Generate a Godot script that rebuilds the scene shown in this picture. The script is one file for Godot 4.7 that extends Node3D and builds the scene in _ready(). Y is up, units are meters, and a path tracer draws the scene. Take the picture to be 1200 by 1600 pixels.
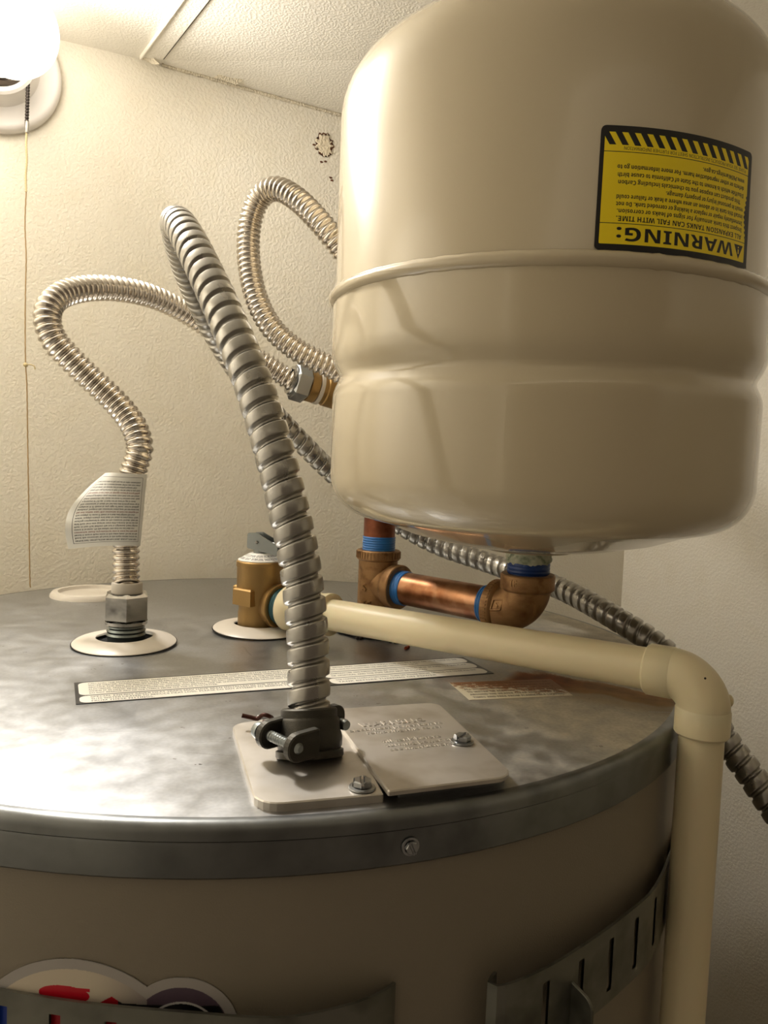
extends Node3D
# A water heater closet: the galvanised top of an electric water heater, its plumbing, an expansion tank and a bare bulb.
# Metres; y is up; the heater's axis is x = z = 0, its lid lies at y = LID, the back wall at z = WALL.

const LID := 1.30
const WALL := -0.335
const CEIL := 1.8595
const RIGHT := 0.64
const LEFT := -0.62
const FRONT := 0.74
const R := 0.30

# ------------------------------------------------------------------ mesh building
class MB:
	var v := PackedVector3Array()
	var n := PackedVector3Array()
	var t := PackedVector2Array()
	var ix := PackedInt32Array()

	func add(p: Vector3, nn: Vector3, uv: Vector2) -> int:
		v.append(p)
		n.append(nn)
		t.append(uv)
		return v.size() - 1

	func tri(a: int, b: int, c: int) -> void:
		var g := (v[b] - v[a]).cross(v[c] - v[a])
		if g.dot(n[a] + n[b] + n[c]) > 0.0:
			ix.append_array(PackedInt32Array([a, c, b]))
		else:
			ix.append_array(PackedInt32Array([a, b, c]))

	func quad(a: int, b: int, c: int, d: int) -> void:
		tri(a, b, c)
		tri(a, c, d)

	func flat_quad(a: Vector3, b: Vector3, c: Vector3, d: Vector3, out: Vector3) -> void:
		var g := (b - a).cross(c - a)
		if g.length() < 1e-12:
			g = (c - a).cross(d - a)
		var nn := g.normalized()
		if nn.dot(out) < 0.0:
			nn = -nn
		quad(add(a, nn, Vector2(0, 0)), add(b, nn, Vector2(1, 0)), add(c, nn, Vector2(1, 1)), add(d, nn, Vector2(0, 1)))

	func join(o: MB) -> MB:
		var k := v.size()
		v.append_array(o.v)
		n.append_array(o.n)
		t.append_array(o.t)
		for i in o.ix:
			ix.append(i + k)
		return self

	func moved(f: Transform3D) -> MB:
		for i in v.size():
			v[i] = f * v[i]
			n[i] = (f.basis * n[i]).normalized()
		if f.basis.determinant() < 0.0:
			ix.reverse()
		return self

	func mesh(off := Vector3.ZERO) -> ArrayMesh:
		var a := []
		a.resize(Mesh.ARRAY_MAX)
		var w := v.duplicate()
		for i in w.size():
			w[i] -= off
		a[Mesh.ARRAY_VERTEX] = w
		a[Mesh.ARRAY_NORMAL] = n
		a[Mesh.ARRAY_TEX_UV] = t
		a[Mesh.ARRAY_INDEX] = ix
		var m := ArrayMesh.new()
		m.add_surface_from_arrays(Mesh.PRIMITIVE_TRIANGLES, a)
		return m


func frame(origin: Vector3, up: Vector3) -> Transform3D:
	up = up.normalized()
	var e := up.cross(Vector3(0, 0, 1))
	if e.length() < 0.05:
		e = up.cross(Vector3(1, 0, 0))
	e = e.normalized()
	return Transform3D(Basis(e, up, e.cross(up)), origin)


# a solid of revolution about y from (radius, height) points; corners sharper than 35 degrees stay sharp
func lathe(p: Array, seg := 48, f := Transform3D(), facets := false) -> MB:
	var m := MB.new()
	var k := p.size() - 1
	var sn: Array = []
	for i in k:
		var d: Vector2 = p[i + 1] - p[i]
		sn.append(Vector2(d.y, -d.x).normalized())
	var along := 0.0
	for i in k:
		var a: Vector2 = p[i]
		var b: Vector2 = p[i + 1]
		if a.distance_to(b) < 1e-7:
			continue
		var na: Vector2 = sn[i]
		var nb: Vector2 = sn[i]
		if i > 0 and sn[i - 1].dot(sn[i]) > 0.82:
			na = (sn[i - 1] + sn[i]).normalized()
		if i < k - 1 and sn[i + 1].dot(sn[i]) > 0.82:
			nb = (sn[i + 1] + sn[i]).normalized()
		var l := a.distance_to(b)
		if facets:
			for j in seg:
				var t0 := TAU * j / seg
				var t1 := TAU * (j + 1) / seg
				var tm := (t0 + t1) / 2
				var q := func(r: Vector2, th: float) -> Vector3: return Vector3(r.x * cos(th), r.y, r.x * sin(th))
				var out := Vector3(sn[i].x * cos(tm), sn[i].y, sn[i].x * sin(tm))
				m.flat_quad(q.call(a, t0), q.call(a, t1), q.call(b, t1), q.call(b, t0), out)
		else:
			var base := m.v.size()
			for j in seg + 1:
				var th := TAU * j / seg
				var c := cos(th)
				var s := sin(th)
				m.add(Vector3(a.x * c, a.y, a.x * s), Vector3(na.x * c, na.y, na.x * s), Vector2(float(j) / seg, along))
				m.add(Vector3(b.x * c, b.y, b.x * s), Vector3(nb.x * c, nb.y, nb.x * s), Vector2(float(j) / seg, along + l))
			for j in seg:
				var q0 := base + 2 * j
				if a.x < 1e-7:
					m.tri(q0, q0 + 1, q0 + 3)
				elif b.x < 1e-7:
					m.tri(q0, q0 + 1, q0 + 2)
				else:
					m.quad(q0, q0 + 1, q0 + 3, q0 + 2)
		along += l
	return m.moved(f)


func arc(cx: float, cy: float, r: float, d0: float, d1: float, k := 6) -> Array:
	var out := []
	for i in k + 1:
		var a := deg_to_rad(lerpf(d0, d1, float(i) / k))
		out.append(Vector2(cx + r * cos(a), cy + r * sin(a)))
	return out


func smooth_path(pts: Array) -> Curve3D:
	var c := Curve3D.new()
	c.bake_interval = 0.002
	for i in pts.size():
		var a: Vector3 = pts[maxi(i - 1, 0)]
		var b: Vector3 = pts[mini(i + 1, pts.size() - 1)]
		var before: float = pts[i].distance_to(a)
		var after: float = pts[i].distance_to(b)
		var d := (b - a).normalized()
		c.add_point(pts[i], -d * before / 3.0, d * after / 3.0)
	return c


# a tube along a path; radius(distance along it, angle round it)
func sweep(curve: Curve3D, radius: Callable, step: float, seg := 24, from := 0.0, to := -1.0, caps := false) -> MB:
	var m := MB.new()
	var total := curve.get_baked_length() if to < 0.0 else to
	var rows := maxi(2, int(ceil((total - from) / step)))
	var up := Vector3.ZERO
	var centers := PackedVector3Array()
	for i in rows + 1:
		var s := lerpf(from, total, float(i) / rows)
		var e := 0.0015
		var p := curve.sample_baked(s, true)
		var tg := (curve.sample_baked(minf(s + e, curve.get_baked_length()), true) - curve.sample_baked(maxf(s - e, 0.0), true)).normalized()
		if up == Vector3.ZERO:
			up = tg.cross(Vector3(0.31, 0.2, 0.93)).normalized()
		up = (up - tg * up.dot(tg)).normalized()
		var side := tg.cross(up)
		centers.append(p)
		for j in seg + 1:
			var th := TAU * j / seg
			var d := up * cos(th) + side * sin(th)
			m.add(p + d * float(radius.call(s, th)), d, Vector2(float(j) / seg, s * 10.0))
	var w := seg + 1
	for i in rows + 1:
		for j in w:
			var i0 := maxi(i - 1, 0)
			var i1 := mini(i + 1, rows)
			var j0 := j - 1 if j > 0 else seg - 1
			var j1 := j + 1 if j < seg else 1
			var g := (m.v[i1 * w + j] - m.v[i0 * w + j]).cross(m.v[i * w + j1] - m.v[i * w + j0]).normalized()
			var out := m.v[i * w + j] - centers[i]
			if g.dot(out) < 0.0:
				g = -g
			m.n[i * w + j] = g
	for i in rows:
		for j in seg:
			m.quad(i * w + j, (i + 1) * w + j, (i + 1) * w + j + 1, i * w + j + 1)
	if caps:
		for e in [0, rows]:
			var nn: Vector3 = (centers[0] - centers[1]).normalized() if e == 0 else (centers[rows] - centers[rows - 1]).normalized()
			var c := m.add(centers[e], nn, Vector2.ZERO)
			var first := m.v.size()
			for j in w:
				m.add(m.v[e * w + j], nn, Vector2.ZERO)
			for j in seg:
				m.tri(c, first + j, first + j + 1)
	return m


# a plate from an outline in x, z (counted either way), between two heights, with a bevelled top edge
func slab(poly: Array, y0: float, y1: float, bevel := 0.0006, f := Transform3D()) -> MB:
	var m := MB.new()
	var k := poly.size()
	var area := 0.0
	for i in k:
		area += poly[i].cross(poly[(i + 1) % k])
	var p := poly.duplicate()
	if area < 0.0:
		p.reverse()
	var ins := []
	for i in k:
		var a: Vector2 = (p[i] - p[(i + k - 1) % k]).normalized()
		var b: Vector2 = (p[(i + 1) % k] - p[i]).normalized()
		var na := Vector2(-a.y, a.x)
		var nb := Vector2(-b.y, b.x)
		var h := (na + nb).normalized()
		ins.append(p[i] + h * bevel / maxf(0.4, h.dot(na)))
	for i in k:
		var j := (i + 1) % k
		var d: Vector2 = (p[j] - p[i]).normalized()
		var out := Vector3(d.y, 0, -d.x)
		m.flat_quad(Vector3(p[i].x, y0, p[i].y), Vector3(p[j].x, y0, p[j].y), Vector3(p[j].x, y1 - bevel, p[j].y), Vector3(p[i].x, y1 - bevel, p[i].y), out)
		m.flat_quad(Vector3(p[i].x, y1 - bevel, p[i].y), Vector3(p[j].x, y1 - bevel, p[j].y), Vector3(ins[j].x, y1, ins[j].y), Vector3(ins[i].x, y1, ins[i].y), out + Vector3.UP)
	for side in 2:
		var q: Array = ins if side == 0 else p
		var y := y1 if side == 0 else y0
		var nn := Vector3.UP if side == 0 else Vector3.DOWN
		var idx := Geometry2D.triangulate_polygon(PackedVector2Array(q))
		var base := m.v.size()
		for c in q:
			m.add(Vector3(c.x, y, c.y), nn, c)
		for i in range(0, idx.size(), 3):
			m.tri(base + idx[i], base + idx[i + 1], base + idx[i + 2])
	return m.moved(f)


func rounded(corners: Array, radii: Array, k := 6) -> Array:
	var out := []
	var c := corners.size()
	for i in c:
		var p: Vector2 = corners[i]
		var r: float = radii[i]
		var a: Vector2 = (corners[(i + c - 1) % c] - p).normalized()
		var b: Vector2 = (corners[(i + 1) % c] - p).normalized()
		if r <= 0.0:
			out.append(p)
			continue
		var half := acos(clampf(a.dot(b), -1, 1)) / 2.0
		var d := r / tan(half)
		var s := p + a * d
		var e := p + b * d
		var mid := p + (a + b).normalized() * r / sin(half)
		for j in k + 1:
			var t := float(j) / k
			out.append(mid + ((s - mid).slerp(e - mid, t) if absf((s - mid).angle_to(e - mid)) > 0.01 else (s - mid)))
	return out


func rect(w: float, h: float, r := 0.0) -> Array:
	return rounded([Vector2(-w / 2, -h / 2), Vector2(w / 2, -h / 2), Vector2(w / 2, h / 2), Vector2(-w / 2, h / 2)], [r, r, r, r], 5)


func box(lo: Vector3, hi: Vector3, bevel := 0.0, f := Transform3D()) -> MB:
	return slab([Vector2(lo.x, lo.z), Vector2(hi.x, lo.z), Vector2(hi.x, hi.z), Vector2(lo.x, hi.z)], lo.y, hi.y, bevel, f)


# a grid of points from a function of (u, v) in 0..1, with thickness behind it
func sheet(at_uv: Callable, nu: int, nv: int, thick: float, toward: Callable) -> MB:
	var m := MB.new()
	for side in 2:
		var base := m.v.size()
		for j in nv + 1:
			for i in nu + 1:
				var u := float(i) / nu
				var w := float(j) / nv
				var e := 0.004
				var du: Vector3 = at_uv.call(minf(u + e, 1.0), w) - at_uv.call(maxf(u - e, 0.0), w)
				var dv: Vector3 = at_uv.call(u, minf(w + e, 1.0)) - at_uv.call(u, maxf(w - e, 0.0))
				var nn := du.cross(dv).normalized()
				var p: Vector3 = at_uv.call(u, w)
				if nn.dot(toward.call(p)) < 0.0:
					nn = -nn
				if side == 0:
					m.add(p, nn, Vector2(u, w))
				else:
					m.add(p - nn * thick, -nn, Vector2(u, w))
		for j in nv:
			for i in nu:
				var a := base + j * (nu + 1) + i
				m.quad(a, a + 1, a + nu + 2, a + nu + 1)
	var back := (nu + 1) * (nv + 1)
	var ring := []
	for i in nu:
		ring.append([i, i + 1])
		ring.append([nv * (nu + 1) + i, nv * (nu + 1) + i + 1])
	for j in nv:
		ring.append([j * (nu + 1), (j + 1) * (nu + 1)])
		ring.append([j * (nu + 1) + nu, (j + 1) * (nu + 1) + nu])
	var mid := m.v[(nv / 2) * (nu + 1) + nu / 2]
	for e in ring:
		var k := m.v.size()
		m.flat_quad(m.v[e[0]], m.v[e[1]], m.v[e[1] + back], m.v[e[0] + back], m.v[e[0]] - mid)
		for q in 4:
			m.t[k + q] = m.t[e[0]]
	return m


func letters(text: String, height: float, depth: float, f: Transform3D, bold := true) -> MB:
	var tm := TextMesh.new()
	var fo := SystemFont.new()
	fo.font_names = PackedStringArray(["Droid Sans"])
	fo.font_weight = 700 if bold else 400
	tm.font = fo
	tm.font_size = 32
	tm.pixel_size = height / 23.0
	tm.depth = depth
	tm.text = text
	tm.curve_step = 2.0
	var a := tm.surface_get_arrays(0)
	var m := MB.new()
	m.v = a[Mesh.ARRAY_VERTEX]
	m.n = a[Mesh.ARRAY_NORMAL]
	m.t.resize(m.v.size())
	m.ix = a[Mesh.ARRAY_INDEX]
	return m.moved(f)


# ------------------------------------------------------------------ nodes
func put(called: String, m: MB, material: Material, parent: Node3D = null, kind := "") -> MeshInstance3D:
	var o := MeshInstance3D.new()
	o.name = called
	var off := Vector3.ZERO
	var up: Node3D = parent
	while up != null and up != self:
		off += up.position
		up = up.get_parent() as Node3D
	o.mesh = m.mesh(off)
	o.material_override = material
	o.cast_shadow = GeometryInstance3D.SHADOW_CASTING_SETTING_ON
	(parent if parent else self).add_child(o, true)
	if kind:
		o.set_meta("kind", kind)
	return o


func thing(called: String, at: Vector3, label: String, category: String, group := "") -> Node3D:
	var o := Node3D.new()
	o.name = called
	o.position = at
	add_child(o, true)
	tag(o, label, category, group)
	return o


func tag(o: Node3D, label: String, category: String, group := "") -> void:
	o.set_meta("label", label)
	o.set_meta("category", category)
	if group:
		o.set_meta("group", group)


# ------------------------------------------------------------------ materials
var made := {}

func noise(freq: float, octaves := 3, seed_ := 1, kind := FastNoiseLite.TYPE_SIMPLEX_SMOOTH) -> FastNoiseLite:
	var f := FastNoiseLite.new()
	f.noise_type = kind
	f.seed = seed_
	f.frequency = freq
	f.fractal_octaves = octaves
	return f


func noise_tex(freq: float, octaves: int, seed_: int, size := 512, ramp: Array = [], kind := FastNoiseLite.TYPE_SIMPLEX_SMOOTH) -> NoiseTexture2D:
	var t := NoiseTexture2D.new()
	t.width = size
	t.height = size
	t.seamless = true
	t.seamless_blend_skirt = 0.2
	t.noise = noise(freq, octaves, seed_, kind)
	if ramp.size():
		var g := Gradient.new()
		g.offsets = PackedFloat32Array()
		g.colors = PackedColorArray()
		var off := PackedFloat32Array()
		var col := PackedColorArray()
		for r in ramp:
			off.append(r[0])
			col.append(r[1])
		g.offsets = off
		g.colors = col
		t.color_ramp = g
	return t


func mat(c: Color, rough: float, metal := 0.0) -> StandardMaterial3D:
	var m := StandardMaterial3D.new()
	m.albedo_color = c
	m.roughness = rough
	m.metallic = metal
	return m


func relief(m: StandardMaterial3D, tex: Texture2D, centimetres: float, per_metre: float, world := false) -> StandardMaterial3D:
	m.heightmap_enabled = true
	m.heightmap_texture = tex
	m.heightmap_scale = centimetres
	m.uv1_triplanar = true
	m.uv1_world_triplanar = world
	m.uv1_scale = Vector3.ONE * per_metre
	return m


func grey(v: float) -> Color:
	return Color(v, v, v)


func make_materials() -> void:
	# orange-peel wall paint
	var peel := noise_tex(0.046, 3, 5, 1024, [[0.0, grey(0.1)], [0.40, grey(0.28)], [0.64, grey(0.75)], [1.0, grey(0.95)]])
	made.wall = relief(mat(Color(0.89, 0.865, 0.805), 0.62), peel, 0.036, 4.4, true)
	made.wall.albedo_texture = noise_tex(0.006, 4, 15, 512, [[0.0, Color(0.985, 0.98, 0.965)], [0.5, Color(1, 1, 1)], [1.0, Color(0.99, 0.985, 0.975)]])
	var stipple := noise_tex(0.06, 2, 9, 1024, [[0.0, grey(0.1)], [0.45, grey(0.3)], [0.62, grey(0.85)], [1.0, grey(0.95)]])
	made.ceiling = relief(mat(Color(0.91, 0.89, 0.84), 0.7), stipple, 0.02, 4.4, true)
	made.floor = relief(mat(Color(0.36, 0.33, 0.29), 0.8), peel, 0.05, 3.0, true)
	made.dark_room = mat(Color(0.30, 0.26, 0.21), 0.85)
	made.caulk = relief(mat(Color(0.84, 0.80, 0.71), 0.6), stipple, 0.1, 6.0, true)
	made.joint = mat(Color(0.16, 0.13, 0.10), 0.9)
	made.patch_crack = mat(Color(0.36, 0.22, 0.13), 0.9)
	made.patch = relief(mat(Color(0.86, 0.81, 0.71), 0.7), peel, 0.06, 5.0, true)
	# lamp
	made.porcelain = mat(Color(0.88, 0.86, 0.84), 0.22)
	made.porcelain.clearcoat_enabled = true
	made.porcelain.clearcoat = 0.6
	made.socket = mat(Color(0.42, 0.38, 0.34), 0.45, 0.6)
	made.bulb = mat(Color(1, 0.98, 0.95), 0.4)
	made.bulb.emission_enabled = true
	made.bulb.emission = Color(1.0, 0.95, 0.86)
	made.bulb.emission_energy_multiplier = 2.2
	made.chain = mat(Color(0.30, 0.28, 0.27), 0.4, 1.0)
	made.cord = mat(Color(0.80, 0.73, 0.56), 0.8)
	made.cord_old = mat(Color(0.66, 0.55, 0.38), 0.85)
	# metals
	made.stainless = mat(Color(0.80, 0.77, 0.73), 0.20, 1.0)
	made.conduit = mat(Color(0.65, 0.64, 0.62), 0.34, 1.0)
	made.conduit.roughness_texture = noise_tex(0.02, 3, 4, 256, [[0.0, grey(0.75)], [1.0, grey(1.0)]])
	made.chrome = mat(Color(0.72, 0.71, 0.69), 0.2, 1.0)
	made.chrome.albedo_texture = noise_tex(0.012, 4, 8, 256, [[0.0, grey(0.35)], [0.45, grey(0.95)], [1.0, grey(1.0)]])
	made.chrome.uv1_triplanar = true
	made.chrome.uv1_scale = Vector3.ONE * 12.0
	made.zinc = mat(Color(0.55, 0.57, 0.57), 0.35, 1.0)
	made.steel_nipple = mat(Color(0.52, 0.55, 0.55), 0.35, 1.0)
	made.cast = relief(mat(Color(0.27, 0.26, 0.235), 0.5, 0.85), peel, 0.01, 40.0)
	made.screw = mat(Color(0.66, 0.67, 0.68), 0.28, 1.0)
	var sand := noise_tex(0.12, 2, 3, 512, [[0.0, grey(0.2)], [1.0, grey(0.8)]])
	made.bronze = relief(mat(Color(0.66, 0.52, 0.36), 0.5, 0.6), sand, 0.02, 14.0)
	made.bronze.albedo_texture = noise_tex(0.012, 4, 11, 512, [[0.0, Color(0.62, 0.55, 0.5)], [0.5, Color(0.95, 0.93, 0.9)], [1.0, Color(1, 1, 1)]])
	made.brass = relief(mat(Color(0.62, 0.50, 0.31), 0.42, 0.75), sand, 0.012, 14.0)
	made.copper = mat(Color(0.72, 0.55, 0.42), 0.36, 1.0)
	made.copper.albedo_texture = noise_tex(0.008, 5, 21, 512, [[0.0, Color(0.40, 0.27, 0.22)], [0.42, Color(0.8, 0.72, 0.66)], [0.6, Color(1, 1, 1)], [0.82, Color(1, 0.98, 0.96)], [0.9, Color(1.0, 1.0, 1.0)]])
	made.copper.uv1_triplanar = true
	made.copper.uv1_scale = Vector3(8, 8, 8)
	made.copper_old = mat(Color(0.54, 0.33, 0.23), 0.45, 0.8)
	made.copper_old.albedo_texture = noise_tex(0.02, 4, 31, 256, [[0.0, Color(0.6, 0.5, 0.5)], [0.62, Color(1, 1, 1)], [0.75, Color(1.3, 1.5, 1.6)], [1.0, Color(1.3, 1.4, 1.4)]])
	made.copper_old.uv1_triplanar = true
	made.copper_old.uv1_scale = Vector3(10, 10, 10)
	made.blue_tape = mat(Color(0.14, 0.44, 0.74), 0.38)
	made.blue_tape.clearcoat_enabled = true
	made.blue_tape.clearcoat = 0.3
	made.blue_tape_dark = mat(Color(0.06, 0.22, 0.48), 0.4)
	made.sealant = relief(mat(Color(0.80, 0.80, 0.74), 0.55), noise_tex(0.05, 3, 41, 256), 0.12, 16.0)
	made.sealant.albedo_texture = noise_tex(0.03, 3, 42, 256, [[0.0, Color(0.3, 0.35, 0.31)], [0.25, Color(0.62, 0.68, 0.6)], [0.4, Color(0.9, 0.92, 0.86)], [0.7, Color(1, 1, 0.97)], [1.0, Color(1, 1, 1)]])
	made.teal = mat(Color(0.17, 0.33, 0.36), 0.4, 0.3)
	# plastics and paint
	made.cpvc = mat(Color(0.87, 0.82, 0.68), 0.38)
	made.cpvc.subsurf_scatter_enabled = true
	made.cpvc.subsurf_scatter_strength = 0.08
	made.white_plastic = mat(Color(0.80, 0.77, 0.72), 0.35)
	made.collar = mat(Color(0.72, 0.69, 0.64), 0.45)
	made.tank_paint = mat(Color(0.74, 0.69, 0.585), 0.22)
	made.tank_paint.clearcoat_enabled = true
	made.tank_paint.clearcoat = 0.8
	made.tank_paint.clearcoat_roughness = 0.06
	made.jacket = relief(mat(Color(0.52, 0.485, 0.425), 0.45), peel, 0.006, 20.0)
	made.galv = mat(Color(0.52, 0.53, 0.53), 0.38, 1.0)
	made.galv.albedo_texture = noise_tex(0.012, 4, 51, 512, [[0.0, Color(0.72, 0.72, 0.72)], [0.6, Color(0.95, 0.95, 0.95)], [1.0, Color(1, 1, 1)]])
	made.galv.uv1_triplanar = true
	made.galv.uv1_scale = Vector3.ONE * 5.0
	made.cover = mat(Color(0.80, 0.78, 0.75), 0.42, 0.85)
	made.cover.albedo_texture = noise_tex(0.008, 4, 61, 512, [[0.0, Color(0.86, 0.84, 0.8)], [0.6, Color(1, 1, 1)], [1.0, Color(1, 1, 1)]])
	made.cover.uv1_triplanar = true
	made.cover.uv1_scale = Vector3.ONE * 6.0
	made.strap = mat(Color(0.50, 0.50, 0.47), 0.42, 0.9)
	made.strap.albedo_texture = noise_tex(0.01, 4, 71, 512, [[0.0, Color(0.7, 0.7, 0.68)], [0.6, Color(1, 1, 1)], [1.0, Color(1, 1, 1)]])
	made.strap.uv1_triplanar = true
	made.strap.uv1_scale = Vector3.ONE * 6.0
	made.dark = mat(Color(0.03, 0.03, 0.03), 0.9)
	made.dirt = mat(Color(0.13, 0.09, 0.06), 0.95)
	made.rust_crumb = mat(Color(0.52, 0.22, 0.10), 0.9)
	made.wire = mat(Color(0.24, 0.11, 0.07), 0.5, 0.6)


# ------------------------------------------------------------------ print
var glyphs := {}

func canvas(w: int, h: int, c: Color) -> Image:
	var im := Image.create_empty(w, h, false, Image.FORMAT_RGBA8)
	im.fill(c)
	return im


# prints one line with its left end at x and its baseline at y; returns its width; squeeze fits it into a width
func write(im: Image, text: String, x: float, y: float, size: int, c: Color, bold := false, squeeze := 0.0) -> float:
	var ts := TextServerManager.get_primary_interface()
	var key := "bold" if bold else "regular"
	if not glyphs.has(key):
		var fo := SystemFont.new()
		fo.font_names = PackedStringArray(["Droid Sans"])
		fo.font_weight = 700 if bold else 400
		glyphs[key] = fo
	var rid: RID = glyphs[key].get_rids()[0]
	var sz := Vector2i(size, 0)
	ts.font_render_range(rid, sz, 32, 126)
	var page := "%s%d" % [key, size]
	if not glyphs.has(page):
		var sheets := []
		for i in ts.font_get_texture_count(rid, sz):
			sheets.append(ts.font_get_texture_image(rid, sz, i))
		glyphs[page] = sheets
	var width := 0.0
	for ch in text:
		width += ts.font_get_glyph_advance(rid, size, ts.font_get_glyph_index(rid, size, ch.unicode_at(0), 0)).x
	var k := 1.0 if squeeze <= 0.0 else squeeze / width
	var pen := x
	for ch in text:
		var g := ts.font_get_glyph_index(rid, size, ch.unicode_at(0), 0)
		var uv: Rect2 = ts.font_get_glyph_uv_rect(rid, sz, g)
		var off: Vector2 = ts.font_get_glyph_offset(rid, sz, g)
		var tex := ts.font_get_glyph_texture_idx(rid, sz, g)
		if uv.size.x > 0 and tex >= 0:
			var src: Image = glyphs[page][tex]
			for py in int(uv.size.y):
				for px in int(ceil(uv.size.x * k)):
					var a := src.get_pixel(int(uv.position.x + minf(px / k, uv.size.x - 1)), int(uv.position.y) + py).a
					var tx := int(pen + off.x * k) + px
					var ty := int(y + off.y) + py
					if a > 0.02 and tx >= 0 and ty >= 0 and tx < im.get_width() and ty < im.get_height():
						im.set_pixel(tx, ty, im.get_pixel(tx, ty).lerp(Color(c, 1), a * c.a))
		pen += ts.font_get_glyph_advance(rid, size, g).x * k
	return width * k


func round_rect(im: Image, r: Rect2i, rad: float, c: Color) -> void:
	for y in range(r.position.y, r.end.y):
		for x in range(r.position.x, r.end.x):
			var dx := maxf(maxf(r.position.x + rad - x, x - (r.end.x - 1 - rad)), 0.0)
			var dy := maxf(maxf(r.position.y + rad - y, y - (r.end.y - 1 - rad)), 0.0)
			if dx * dx + dy * dy <= rad * rad:
				im.set_pixel(x, y, c)


func printed(im: Image, rough: float, flip := false) -> StandardMaterial3D:
	if flip:
		im.rotate_180()
	var m := mat(Color.WHITE, rough)
	m.albedo_texture = ImageTexture.create_from_image(im)
	m.texture_repeat = false
	return m


# ------------------------------------------------------------------ the scene
var cam: Camera3D

func _ready() -> void:
	cam = Camera3D.new()
	cam.name = "camera"
	cam.fov = 67.380
	cam.near = 0.02
	cam.far = 30.0
	cam.position = Vector3(-0.1534, 1.4358, 0.5605)
	cam.rotation_degrees = Vector3(-3.600, -24.000, 2.300)
	add_child(cam)
	cam.current = true
	var we := WorldEnvironment.new()
	we.name = "environment"
	var env := Environment.new()
	env.background_mode = Environment.BG_COLOR
	env.background_color = Color(0.42, 0.37, 0.31)
	env.background_energy_multiplier = 0.85
	env.tonemap_mode = Environment.TONE_MAPPER_LINEAR
	env.tonemap_exposure = 1.03
	env.sdfgi_enabled = true
	env.ssao_enabled = true
	env.ssil_enabled = true
	we.environment = env
	add_child(we)
	make_materials()
	build_room()
	build_lamp()
	build_heater()
	build_tank()
	build_piping()
	build_discharge()
	build_valve()
	build_hoses()
	build_conduit()
	build_discs()
	build_straps()
	build_bits()


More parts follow.
